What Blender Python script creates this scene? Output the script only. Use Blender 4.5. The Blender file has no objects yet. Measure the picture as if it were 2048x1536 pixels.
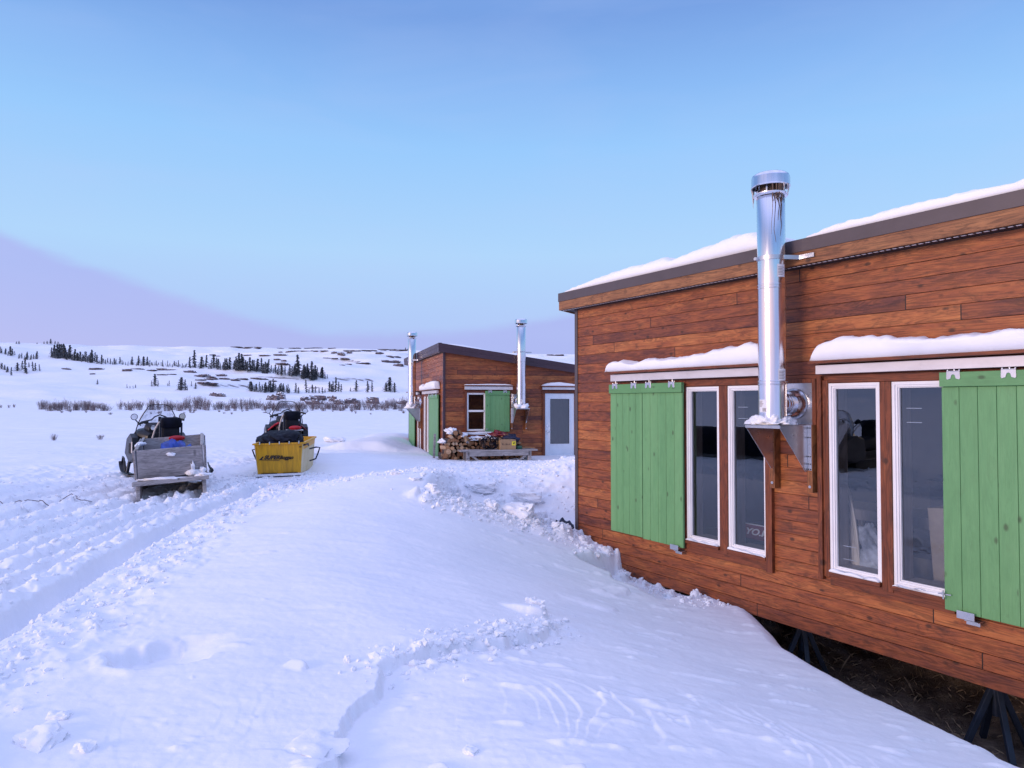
import bpy, bmesh, math, random
import numpy as np
from mathutils import Matrix, Vector

random.seed(7)
SC = bpy.context.scene
COL = SC.collection
R = math.radians

# ---------------------------------------------------------------- camera
EYE = 1.65
F_PX = 1430.0
PITCH = R(1.5)
cam_d = bpy.data.cameras.new('camera')
cam_d.sensor_width = 36.0
cam_d.lens = F_PX / 2048 * 36.0
cam_d.clip_start = 0.05
cam_d.clip_end = 6000
cam = bpy.data.objects.new('camera', cam_d)
cam.location = (0, 0, EYE)
cam.rotation_euler = (R(90) + PITCH, 0, 0)
COL.objects.link(cam)
SC.camera = cam

# ---------------------------------------------------------------- helpers
def tag(o, label=None, cat=None, group=None, kind=None):
    if label: o['label'] = label
    if cat: o['category'] = cat
    if group: o['group'] = group
    if kind: o['kind'] = kind
    return o

def empty(name, loc=(0, 0, 0), rz=0.0, label=None, cat=None, group=None):
    o = bpy.data.objects.new(name, None)
    o.empty_display_size = 0.2
    COL.objects.link(o)
    o.location = loc
    o.rotation_euler = (0, 0, rz)
    return tag(o, label, cat, group)

class MB:
    """collects faces, then links them as ONE mesh object"""
    def __init__(self):
        self.v = []; self.f = []; self.m = []
    def add(self, vs, fs, mi=0):
        n = len(self.v)
        self.v += [tuple(p) for p in vs]
        self.f += [tuple(i + n for i in f) for f in fs]
        self.m += [mi] * len(fs)
    def box(self, x0, x1, y0, y1, z0, z1, mi=0, M=None):
        vs = [Vector(p) for p in ((x0,y0,z0),(x1,y0,z0),(x1,y1,z0),(x0,y1,z0),(x0,y0,z1),(x1,y0,z1),(x1,y1,z1),(x0,y1,z1))]
        if M is not None: vs = [M @ p for p in vs]
        self.add(vs, [(0,3,2,1),(4,5,6,7),(0,1,5,4),(1,2,6,5),(2,3,7,6),(3,0,4,7)], mi)
    def bar(self, a, b, w, h, mi=0, up=(0,0,1)):
        a = Vector(a); b = Vector(b); d = (b - a).normalized()
        up = Vector(up)
        if abs(d.dot(up)) > .98: up = Vector((1, 0, 0))
        s = d.cross(up).normalized() * (w / 2); t = s.cross(d).normalized() * (h / 2)
        vs = [a-s-t, a+s-t, a+s+t, a-s+t, b-s-t, b+s-t, b+s+t, b-s+t]
        self.add(vs, [(0,1,2,3),(7,6,5,4),(1,0,4,5),(2,1,5,6),(3,2,6,7),(0,3,7,4)], mi)
    def tube(self, path, rad, seg=10, mi=0, cap=True):
        path = [Vector(p) for p in path]
        n = len(path)
        rads = rad if isinstance(rad, (list, tuple)) else [rad] * n
        ring = []
        prev = None
        for i, p in enumerate(path):
            d = (path[min(i+1, n-1)] - path[max(i-1, 0)]).normalized()
            if prev is None:
                s = d.cross(Vector((0, 0, 1)))
                if s.length < .05: s = d.cross(Vector((1, 0, 0)))
            else:
                s = prev - d * prev.dot(d)
            s.normalize(); prev = s
            t = d.cross(s)
            ring.append([p + (s * math.cos(k*2*math.pi/seg) + t * math.sin(k*2*math.pi/seg)) * rads[i] for k in range(seg)])
        vs = [p for r_ in ring for p in r_]
        fs = []
        for i in range(n - 1):
            for k in range(seg):
                k2 = (k + 1) % seg
                fs.append((i*seg+k, (i+1)*seg+k, (i+1)*seg+k2, i*seg+k2))
        if cap:
            fs.append(tuple(range(seg)))
            fs.append(tuple((n-1)*seg + k for k in reversed(range(seg))))
        self.add(vs, fs, mi)
    def lathe(self, prof, c=(0, 0, 0), seg=32, mi=0):
        vs = []; fs = []
        for r_, z in prof:
            for k in range(seg):
                a = k * 2 * math.pi / seg
                vs.append((c[0] + r_*math.cos(a), c[1] + r_*math.sin(a), c[2] + z))
        for i in range(len(prof) - 1):
            for k in range(seg):
                k2 = (k + 1) % seg
                fs.append((i*seg+k, i*seg+k2, (i+1)*seg+k2, (i+1)*seg+k))
        self.add(vs, fs, mi)
    def prism(self, poly, axis, a, b, mi=0, taper=None):
        """poly of (p,q) extruded along axis x (p=y,q=z), y (p=x,q=z) or z"""
        def mk(p, q, t):
            return (t, p, q) if axis == 'x' else ((p, t, q) if axis == 'y' else (p, q, t))
        n = len(poly)
        pb = poly if taper is None else taper
        vs = [mk(p, q, a) for p, q in poly] + [mk(p, q, b) for p, q in pb]
        fs = [(i, (i+1) % n, (i+1) % n + n, i + n) for i in range(n)] + [tuple(reversed(range(n))), tuple(range(n, 2*n))]
        self.add(vs, fs, mi)
    def loft(self, rings, mi=0, cap=True, closed=True):
        n = len(rings[0])
        vs = [p for r_ in rings for p in r_]
        fs = []
        for i in range(len(rings) - 1):
            for k in range(n if closed else n - 1):
                k2 = (k + 1) % n
                fs.append((i*n+k, i*n+k2, (i+1)*n+k2, (i+1)*n+k))
        if cap and closed:
            fs.append(tuple(reversed(range(n))))
            fs.append(tuple((len(rings)-1)*n + k for k in range(n)))
        self.add(vs, fs, mi)
    def build(self, name, mat, parent=None, M=None, smooth=None, bevel=0, seg=2, recalc=True, solid=0):
        me = bpy.data.meshes.new(name)
        me.from_pydata(self.v, [], self.f)
        mats = mat if isinstance(mat, (list, tuple)) else [mat]
        for mm in mats: me.materials.append(mm)
        if len(mats) > 1: me.polygons.foreach_set('material_index', self.m)
        if recalc:
            bm = bmesh.new(); bm.from_mesh(me)
            bmesh.ops.recalc_face_normals(bm, faces=bm.faces)
            bm.to_mesh(me); bm.free()
        if smooth is not None:
            me.polygons.foreach_set('use_smooth', [True] * len(me.polygons))
            if smooth < 180: me.set_sharp_from_angle(angle=R(smooth))
        o = bpy.data.objects.new(name, me)
        COL.objects.link(o)
        if parent is not None: o.parent = parent
        if M is not None: o.matrix_local = M
        if solid:
            m = o.modifiers.new('solid', 'SOLIDIFY'); m.thickness = solid; m.offset = 0
        if bevel:
            m = o.modifiers.new('bevel', 'BEVEL'); m.width = bevel; m.segments = seg; m.limit_method = 'ANGLE'
            m.harden_normals = False
        return o

def ring_boxes(mb, u0, u1, z0, z1, w, y0, y1, mi=0, wb=None):
    wb = w if wb is None else wb
    mb.box(u0, u0+w, y0, y1, z0, z1, mi)
    mb.box(u1-w, u1, y0, y1, z0, z1, mi)
    mb.box(u0+w, u1-w, y0, y1, z1-w, z1, mi)
    mb.box(u0+w, u1-w, y0, y1, z0, z0+wb, mi)

def text_obj(name, s, mat, parent, M, size, shear=0.0, offset=0.0, extrude=0.0015, outline=False, sx=1.0):
    cu = bpy.data.curves.new(name, 'FONT')
    cu.body = s; cu.size = size; cu.shear = shear; cu.offset = offset
    cu.extrude = extrude
    if outline:
        cu.fill_mode = 'NONE' if hasattr(cu, 'fill_mode') else cu.fill_mode
        cu.extrude = 0; cu.bevel_depth = size * 0.045; cu.bevel_resolution = 0
    tmp = bpy.data.objects.new(name, cu)
    COL.objects.link(tmp)
    dg = bpy.context.evaluated_depsgraph_get()
    me = bpy.data.meshes.new_from_object(tmp.evaluated_get(dg))
    bpy.data.objects.remove(tmp)
    me.materials.clear(); me.materials.append(mat)
    o = bpy.data.objects.new(name, me)
    COL.objects.link(o)
    o.parent = parent
    o.matrix_local = M @ Matrix.Diagonal((sx, 1, 1, 1))
    return o

# ---------------------------------------------------------------- numpy noise
def _hash(ix, iy, seed):
    h = (ix.astype(np.int64) * 374761393 + iy.astype(np.int64) * 668265263 + seed * 974634777) & 0xFFFFFFFF
    h = ((h ^ (h >> 13)) * 1274126177) & 0xFFFFFFFF
    h = (h ^ (h >> 16)) & 0xFFFFFF
    return h / float(0xFFFFFF)

def vnoise(x, y, seed=0):
    ix = np.floor(x); iy = np.floor(y)
    fx = x - ix; fy = y - iy
    fx = fx*fx*fx*(fx*(fx*6-15)+10); fy = fy*fy*fy*(fy*(fy*6-15)+10)
    a = _hash(ix, iy, seed); b = _hash(ix+1, iy, seed); c = _hash(ix, iy+1, seed); d = _hash(ix+1, iy+1, seed)
    return (a*(1-fx)+b*fx)*(1-fy) + (c*(1-fx)+d*fx)*fy - .5

def fbm(x, y, octv=4, seed=0, gain=.5):
    s = 0; a = 1.0
    c, sn = math.cos(.6), math.sin(.6)
    for i in range(octv):
        s = s + a * vnoise(x, y, seed + i*17)
        x, y = (c*x - sn*y)*2.03 + 7.1, (sn*x + c*y)*2.03 - 3.7
        a *= gain
    return s

def lumps(x, y, cell, seed, rmin, rmax, dens):
    """heights of random half-buried lumps"""
    ix = np.floor(x/cell); iy = np.floor(y/cell)
    h = np.zeros_like(x)
    for dx in (-1, 0, 1):
        for dy in (-1, 0, 1):
            jx = ix+dx; jy = iy+dy
            cx = (jx + .15 + .7*_hash(jx, jy, seed))*cell
            cy = (jy + .15 + .7*_hash(jx, jy, seed+1))*cell
            rr = rmin + (rmax-rmin)*_hash(jx, jy, seed+2)**2
            on = _hash(jx, jy, seed+3) < dens
            a = _hash(jx, jy, seed+4)*3.14
            ca, sa = np.cos(a), np.sin(a)
            ex = (x-cx)*ca + (y-cy)*sa; ey = -(x-cx)*sa + (y-cy)*ca
            # squarish lump
            d4 = (np.abs(ex)/rr)**3 + (np.abs(ey)/(rr*(.55+.45*_hash(jx, jy, seed+5))))**3
            hh = np.where(on, rr*.8*np.clip(1-d4, 0, 1)**.38, 0)
            h = np.maximum(h, hh)
    return h

def S(t):
    t = np.clip(t, 0, 1)
    return t*t*(3-2*t)

def gauss(x, c, s): return np.exp(-.5*((x-c)/s)**2)

def interp_s(x, xs, ys, w):
    return (np.interp(x, xs, ys) + np.interp(x-w, xs, ys) + np.interp(x+w, xs, ys)
            + np.interp(x-w/2, xs, ys) + np.interp(x+w/2, xs, ys)) / 5

# cabin frames (corner, along-wall direction)
NC = np.array((.902, 10.08)); NU = np.array((.523, -.852)); NU = NU/np.hypot(*NU); NI = np.array((-NU[1], NU[0]))
FC = np.array((-1.916, 20.0)); FU = np.array((.962, .273)); FU = FU/np.hypot(*FU); FI = np.array((-FU[1], FU[0]))
NLEN, NDEP = 7.17, 4.9
FLEN, FDEP = 7.17, 4.9     # far cabin: side wall length, front width

def _h01(x, y): return vnoise(x/.35, y/.5, 88)+.5

def seg_dist(x, y, pts):
    """distance to polyline and signed side (right of travel positive)"""
    best = np.full_like(x, 1e9); side = np.zeros_like(x); along = np.zeros_like(x)
    acc = 0
    for (ax, ay), (bx, by) in zip(pts[:-1], pts[1:]):
        dx, dy = bx-ax, by-ay; L = math.hypot(dx, dy)
        t = np.clip(((x-ax)*dx + (y-ay)*dy)/(L*L), 0, 1)
        d = np.hypot(x-(ax+t*dx), y-(ay+t*dy))
        s = ((x-ax)*dy - (y-ay)*dx)/L
        upd = d < best
        best = np.where(upd, d, best); side = np.where(upd, np.sign(s), side); along = np.where(upd, acc + t*L, along)
        acc += L
    return best, side, along, acc

RUT_Y = [0, 2, 4.87, 7.04, 10, 12, 13.5, 16]
RUT_X = [-3.35, -3.42, -3.56, -3.86, -4.2, -4.2, -4.5, -4.6]

def height(x, y, fine=True):
    r = np.hypot(x, y)
    az = np.degrees(np.arctan2(x, y))
    # local ground ------------------------------------------------------------
    zb = interp_s(y, [-60, -5, 3, 9, 12, 18, 22, 40, 100], [0, 0, 0, .08, .14, .15, .12, .12, .05], 1.0)
    mound = .44*gauss(x, -1.5, 1.35)*np.where(y < 11, gauss(y, 11, 3.0), gauss(y, 11, 1.9))
    z = zb + mound
    z = z + .50*gauss(x, 1.75, .85)*gauss(y, 14.3, 1.6)
    z = z + .16*gauss(x, -4.6, 1.2)*gauss(y, 19, 2.2)
    # bank left of the far cabin
    z = z + .10*gauss(x, -4.9, 1.1)*gauss(y, 27, 2.5)
    # drift sloping down to the near cabin -------------------------------------
    px, py = x-NC[0], y-NC[1]
    u = px*NU[0] + py*NU[1]; w = -(px*NI[0] + py*NI[1])
    drop = np.interp(u, [-1.4, 0, 2.7, 5, 9, 14], [.0, .36, .58, .60, .45, .3])
    z = z - drop*S((4.4-w)/4.4)
    z = z + .27*S((y-22.3-.25*vnoise(x*1.3, x*0, 151))/.45)*S((x+6.5)/1.5)*S((-3.2-x)/1.2)*S((34-y)/6)
    # far cabin local coordinates
    qx, qy = x-FC[0], y-FC[1]
    fu = qx*FU[0]+qy*FU[1]; fi = qx*FI[0]+qy*FI[1]
    inside_far = S((fu+.1)/.4)*S((FDEP+.1-fu)/.4)*S((fi+.05)/.4)*S((FLEN-fi)/.4)
    z = z*(1-inside_far) + (-.35)*inside_far
    big = fbm(x/3.1, y/3.1, 3, 3)
    z = z + .06*big*S((r-2)/6)
    n1 = fbm(x/1.1+5, y/.8, 3, 9)
    # trench beyond the corner of the near cabin --------------------------------
    lip = 9.72 + .12*(x+1.1) + .16*vnoise(x*1.7, y*0+2, 5) + .06*vnoise(x*7, y*0+2, 6)
    tm = S((x+1.25)/.5)*S((y-lip)/.16)*S((13.2-y)/2.2)
    floor_ = -.30 + .05*n1
    tr = np.minimum(z, z*(1-tm) + floor_*tm)
    z = np.where(u < .1, tr, z)
    # raised block row along the lip
    if fine:
        lipband = gauss(y, lip-.12, .14)*S((x+1.5)/.4)*S((1.0-x)/.3)
        z = z + lipband*(.05 + 1.3*lumps(x, y, .24, 41, .07, .17, .8))
    # shovelled notch against the wall -----------------------------------------
    nm = S((u-.92)/.07)*S((2.45-u)/.25)*S((.74-w+.15*vnoise(u*4, w*0, 8))/.07)
    z = np.where(nm > 0, np.minimum(z, z*(1-nm) + (-.56)*nm), z)
    # scour under the near cabin ------------------------------------------------
    wc = np.interp(u, [2.55, 3.0, 3.8, 5, 6.3, 8, 12], [-.3, .12, .70, 1.15, 1.62, 1.95, 2.0])
    wc = wc + .05*vnoise(u*2.3, u*0+1, 12)
    sc = S((u-2.5)/.3)*S((wc-w)/1.0)
    under = S((u-1.6)/1.6)*S((-w+.05)/.5)
    sc = np.maximum(sc, np.where(u > 0, under, 0))
    z = z*(1-sc) + (-1.32)*sc
    nin = S((u+.05)/.15)*S((-w)/.3)*S((NDEP+w+7)/3)*S((NLEN+4-u)/3)  # unseen ground behind the cabin lowered too, so light gets in underneath
    z = z*(1-nin) + np.minimum(z, -1.32)*nin
    # chopped / churned areas ----------------------------------------------------
    if fine:
        far = 1-S((r-26)/14)
        chopA = S((y-11.2+.5*n1)/1.3)*S((19.3-y)/1.0)*S((x+2.6)/1.2)*S((3-x)/1)
        rx = interp_s(y, RUT_Y, RUT_X, .8)
        off = x - rx
        chopB = S((-off-.1+.25*n1)/.35)*S((26-y+3*n1)/6)*S((off+8.0)/2.5)*.9
        chopC = gauss(off, .52+.1*n1, .26)*S((14-y)/3)*.8
        # churned band that runs across in front of the sleds
        band = gauss(y, 12.3+.2*(x+3)+.7*n1, .8)*S((x+6)/1)*S((-.9-x)/.8)
        stripe = S(.5+2.6*fbm(off/.34, y/3.2, 3, 161))
        chop = np.clip(chopA + chopB*(.5+.5*stripe) + chopC + band, 0, 1)
        xw = x + .09*vnoise(x/.22, y/.22, 22) + .05*vnoise(x/.07, y/.07, 24); yw = y + .09*vnoise(x/.22+9, y/.22, 23) + .05*vnoise(x/.07+5, y/.07, 25)
        pat = S(.55+2.2*fbm(x/.55, y/.8, 3, 26))
        z = z + chop*(.055*fbm(x/.5, y/.6, 3, 21) + pat*1.25*lumps(xw, yw, .12, 31, .010, .052, .75) + (.4+.6*pat)*1.1*lumps(xw+5, yw, .07, 36, .006, .026, .7) + .5*lumps(xw+9, yw, .31, 61, .02, .09, .25) + .05*fbm(x/.14, y/.14, 3, 51))
        # ruts of tracks and skis
        inner = S((14.5-y)/2.5)
        def rut(c, hw, dep, bermL, bermR):
            d = np.abs(off-c)
            g = S((hw-d)/(hw*.38))
            e = fbm(x/.11, y/.13, 3, 71)*1.6
            return -dep*g + bermL*gauss(off, c-hw-.10, .09)*(1+.8*e) + bermR*gauss(off, c+hw+.10, .09)*(1+.8*e)
        wob = .10*vnoise(y/1.5, y*0+3, 77)
        rr = rut(0+wob*.3, .155, .17, .06, .02) + .007*np.sin(y/.075*6.283+3*vnoise(x*3, y*2, 79))*S((.19-np.abs(off))/.04)*S(fbm(x, y/1.5, 2, 78)*4+.4)
        smooth_in = S((.16-np.abs(off))/.05)
        for c, hw, dp, bl in ((-.52, .09, .07, .03), (-.80, .12, .09, .04), (-1.18, .10, .07, .03), (-1.55, .13, .08, .04), (-2.1, .12, .07, .04), (-2.7, .15, .08, .04), (-3.4, .15, .07, .04), (-4.2, .2, .06, .04)):
            rr = rr + rut(c+wob*1.2, hw, dp, bl, .02)
        z = z + inner*rr - inner*smooth_in*chop*(1.0*pat*lumps(xw, yw, .12, 31, .010, .052, .75)+.9*(.4+.6*pat)*lumps(xw+5, yw, .07, 36, .006, .026, .7))
        # wind crust on the smooth drift ---------------------------------------------
        sm = 1-np.clip(chop*1.3, 0, 1)
        warpx = x + .5*fbm(x/1.3, y/1.3, 3, 81); warpy = y + .5*fbm(x/1.3+4, y/1.3, 3, 83)
        q = (fbm(warpx/1.5 + warpy/5, warpy/3.6, 4, 87) + .25*warpx + .08*warpy)*11
        fr = q-np.floor(q)
        amp = S(fbm(x/.7, y/.8, 3, 89)*3.0+.35)*(.4+1.2*_h01(x, y))
        step = S(fr/.14) - fr
        zone = np.maximum(np.maximum(gauss(x, .95, .6)*gauss(y, 3.9, .65), .18*gauss(x, -1.75, .45)*gauss(y, 3.7, .5)), .35*gauss(x, .15, .3)*gauss(y, 3.8, .5))
        z = z + sm*far*.012*step*amp*zone
        z = z + sm*far*(.018*fbm(x/.9, y/.5, 3, 91)+.006*fbm(x/.26, y/.09, 4, 92) + .0035*fbm(x/.05, y/.04, 3, 93) + .010*np.clip(fbm(x/.30, y/.10, 3, 94)-.33, 0, .2)*8*S(fbm(x/1.4, y/1.4, 2, 90)*4+.5))
        z = z + sm*far*.5*lumps(x, y, .55, 95, .008, .03, .5)*S(fbm(x/1.7, y/1.7, 2, 96)*4)
        # fracture step with rubble
        pts = [(-1.0, 2.6), (-.80, 3.25), (-.86, 3.7), (-.76, 4.05), (-.80, 4.4), (-.41, 4.85), (-.08, 5.02), (.25, 5.5), (.45, 6.0)]
        jx = x + .05*vnoise(x*6, y*6, 97) + .025*vnoise(x*19, y*19, 98); jy = y + .05*vnoise(x*6+3, y*6, 99)
        d, sd, al, tot = seg_dist(jx, jy, pts)
        fade = S(al/.5)*S((tot-al)/.7)
        z = z + np.where(sd > 0, -.060*np.exp(-d/.35)*S(d/.030), .012*np.exp(-d/.3))*fade
        rub = gauss(d, .08, .13)*S((al-1.7)/.5)*S((tot-al)/.3)
        z = z + rub*(.8*lumps(x, y, .14, 101, .015, .06, .5)+.03*fbm(x/.2, y/.2, 3, 102))
        # scoop, slabs and small lips in the drift
        ex, ey = x+2.12, y-4.62
        a = .25; exr = ex*math.cos(a)+ey*math.sin(a); eyr = -ex*math.sin(a)+ey*math.cos(a)
        exr = exr + .06*vnoise(x*7, y*7, 103)
        dd = np.sqrt((exr/.36)**2 + (eyr/.27)**2) + .55*fbm(x*3.1, y*3.1, 4, 104)
        z = z - .10*S((1-dd)/.22)*np.where(exr < 0, 1, S((.36-exr)/.5)) + .02*gauss(dd, 1.12, .12)*S(-exr*4)
        for (bx, by, bl, bw, bh, ba) in ((.10, 6.0, .22, .10, .09, -.5), (-1.05, 3.25, .30, .10, .035, -.25), (-2.6, 3.25, .16, .28, .08, .4), (-2.95, 3.5, .3, .1, .05, .1), (-.30, 3.15, .05, .16, .03, .3), (.28, 3.2, .06, .08, .03, .2), (-1.3, 4.35, .05, .08, .04, 1.2), (1.05, 7.6, .25, .12, .05, .8), (.7, 6.9, .3, .14, .04, -.4)):
            ex, ey = x-bx, y-by
            e1 = ex*math.cos(ba)+ey*math.sin(ba) + .03*vnoise(x*9, y*9, 107); e2 = -ex*math.sin(ba)+ey*math.cos(ba) + .02*vnoise(x*14, y*14, 108)
            k = np.clip(1-np.abs(e1/bl)**3-np.abs(e2/bw)**3, 0, 1)
            z = z + bh*k**.3*np.clip(.55+.5*e1/bl, 0, 1)
        # crumbs along the wall
        crumb = S((u+.1)/.2)*S((2.9-u)/.4)*gauss(w, .16, .2)
        z = z + crumb*1.2*lumps(x, y, .22, 111, .03, .13, .6)
        # plain beyond
        fp = S((r-14)/8)*(1-S((r-140)/80))
        z = z + fp*(.10*fbm(x/7, y/2.6, 4, 121)+.03*fbm(x/1.3, y/.6, 2, 123))
    # hills ------------------------------------------------------------------------
    prof = interp_s(r, [60, 125, 150, 168, 190, 235, 300, 380, 470, 590, 680, 800, 1000, 1600], [0, .25, .9, 2.2, 3.0, 6.8, 14, 23, 33.5, 46, 51.5, 46, 20, 5], 12)
    azf = np.interp(az, [-180, -120, -60, -35, -29.5, -22, -16, -8, 4, 40, 100, 180], [.5, .75, .88, .89, .89, .965, .985, .965, .895, .85, .5, .5])
    hz = prof*azf
    hill = S((r-150)/120)
    hz = hz + hill*(5.0*fbm(x/95, y/95, 4, 131)*(1-.75*S((r-520)/110)) + 1.6*fbm(x/30, y/30, 3, 133)*(1-.6*S((r-520)/110)))
    hz = hz + S((r-145)/20)*(1-S((r-230)/40))*1.1*fbm(x/20, y/9, 3, 137)
    q = (hz + 3*fbm(x/120, y/60, 3, 139))/4.2
    fr = q-np.floor(q)
    hz = hz + hill*2.1*(S((fr-.35)/.22)-fr)*S(fbm(x/80, y/80, 2, 141)*4+.45)
    return z*(1-S((r-90)/60)) + hz + .0*r

# ---------------------------------------------------------------- node helper
class NT:
    def __init__(self, mat):
        mat.use_nodes = True
        self.t = mat.node_tree
        self.t.nodes.clear()
    def n(self, typ, **kw):
        nd = self.t.nodes.new(typ)
        for k, v in kw.items(): setattr(nd, k, v)
        return nd
    def link(self, a, b): self.t.links.new(a, b)
    def _set(self, sock, v):
        if v is None: return
        if hasattr(v, 'is_linked') or isinstance(v, bpy.types.NodeSocket): self.link(v, sock)
        else:
            if isinstance(v, (tuple, list)) and len(v) == 3 and sock.type == 'RGBA': v = (*v, 1)
            sock.default_value = v
    def math(self, op, a, b=None, c=None, clamp=False):
        nd = self.n('ShaderNodeMath', operation=op, use_clamp=clamp)
        self._set(nd.inputs[0], a)
        if b is not None: self._set(nd.inputs[1], b)
        if c is not None: self._set(nd.inputs[2], c)
        return nd.outputs[0]
    def mix(self, fac, a, b, blend='MIX'):
        nd = self.n('ShaderNodeMix', data_type='RGBA', blend_type=blend)
        self._set(nd.inputs[0], fac); self._set(nd.inputs[6], a); self._set(nd.inputs[7], b)
        return nd.outputs[2]
    def coord(self, out='Object'):
        return self.n('ShaderNodeTexCoord').outputs[out]
    def sep(self, v):
        nd = self.n('ShaderNodeSeparateXYZ'); self.link(v, nd.inputs[0]); return nd.outputs
    def comb(self, x, y, z):
        nd = self.n('ShaderNodeCombineXYZ')
        for s, v in zip(nd.inputs, (x, y, z)): self._set(s, v)
        return nd.outputs[0]
    def scale(self, v, s):
        nd = self.n('ShaderNodeMapping'); self.link(v, nd.inputs['Vector']); nd.inputs['Scale'].default_value = s
        return nd.outputs[0]
    def noise(self, v, sc=5, det=4, rough=.55, dist=0):
        nd = self.n('ShaderNodeTexNoise'); 
        if v is not None: self.link(v, nd.inputs['Vector'])
        nd.inputs['Scale'].default_value = sc; nd.inputs['Detail'].default_value = det
        nd.inputs['Roughness'].default_value = rough; nd.inputs['Distortion'].default_value = dist
        return nd.outputs[0]
    def white(self, v):
        nd = self.n('ShaderNodeTexWhiteNoise', noise_dimensions='3D'); self.link(v, nd.inputs['Vector']); return nd.outputs['Value']
    def vor(self, v, sc=1, feature='F1', rnd=1.0):
        nd = self.n('ShaderNodeTexVoronoi', feature=feature); self.link(v, nd.inputs['Vector'])
        nd.inputs['Scale'].default_value = sc; nd.inputs['Randomness'].default_value = rnd
        return nd.outputs
    def ramp(self, f, stops, interp='LINEAR'):
        nd = self.n('ShaderNodeValToRGB'); self.link(f, nd.inputs[0])
        cr = nd.color_ramp; cr.interpolation = interp
        while len(cr.elements) > 1: cr.elements.remove(cr.elements[-1])
        for i, (p, c) in enumerate(stops):
            e = cr.elements[0] if i == 0 else cr.elements.new(p)
            e.position = p
            e.color = (*c, 1) if isinstance(c, (tuple, list)) else (c, c, c, 1)
        return nd.outputs[0]
    def bump(self, h, strength=.3, dist=.01, normal=None):
        nd = self.n('ShaderNodeBump'); self.link(h, nd.inputs['Height'])
        nd.inputs['Strength'].default_value = strength; nd.inputs['Distance'].default_value = dist
        if normal is not None: self.link(normal, nd.inputs['Normal'])
        return nd.outputs[0]
    def principled(self, color, rough=.5, metal=0, normal=None, spec=.5, **kw):
        p = self.n('ShaderNodeBsdfPrincipled')
        self._set(p.inputs['Base Color'], color); self._set(p.inputs['Roughness'], rough)
        self._set(p.inputs['Metallic'], metal); self._set(p.inputs['Specular IOR Level'], spec)
        if normal is not None: self.link(normal, p.inputs['Normal'])
        for k, v in kw.items(): self._set(p.inputs[k], v)
        return p.outputs[0]
    def out(self, s):
        o = self.n('ShaderNodeOutputMaterial'); self.link(s, o.inputs[0])

MATS = {}
def newmat(name):
    m = bpy.data.materials.new(name); MATS[name] = m
    return m, NT(m)

def simple(name, col, rough=.5, metal=0, var=.15, scale=6, bump=.0, bscale=40, spec=.5, col2=None, stretch=(1, 1, 1), coat=0):
    m, t = newmat(name)
    co = t.scale(t.coord(), stretch)
    nz = t.noise(co, scale, 5, .6)
    c2 = col2 if col2 else tuple(c*(1-var*2.2) for c in col)
    c1 = tuple(min(1, c*(1+var*.6)) for c in col)
    c = t.ramp(nz, [(.3, c2), (.62, c1)])
    nrm = t.bump(t.noise(co, bscale, 4, .6), bump, .004) if bump else None
    rg = t.ramp(t.noise(co, scale*2.7, 3), [(.3, max(.02, rough-(.03 if metal else .09))), (.7, min(1, rough+(.03 if metal else .09)))])
    t.out(t.principled(c, rg, metal, nrm, spec, **({'Coat Weight': coat} if coat else {})))
    return m

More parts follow.
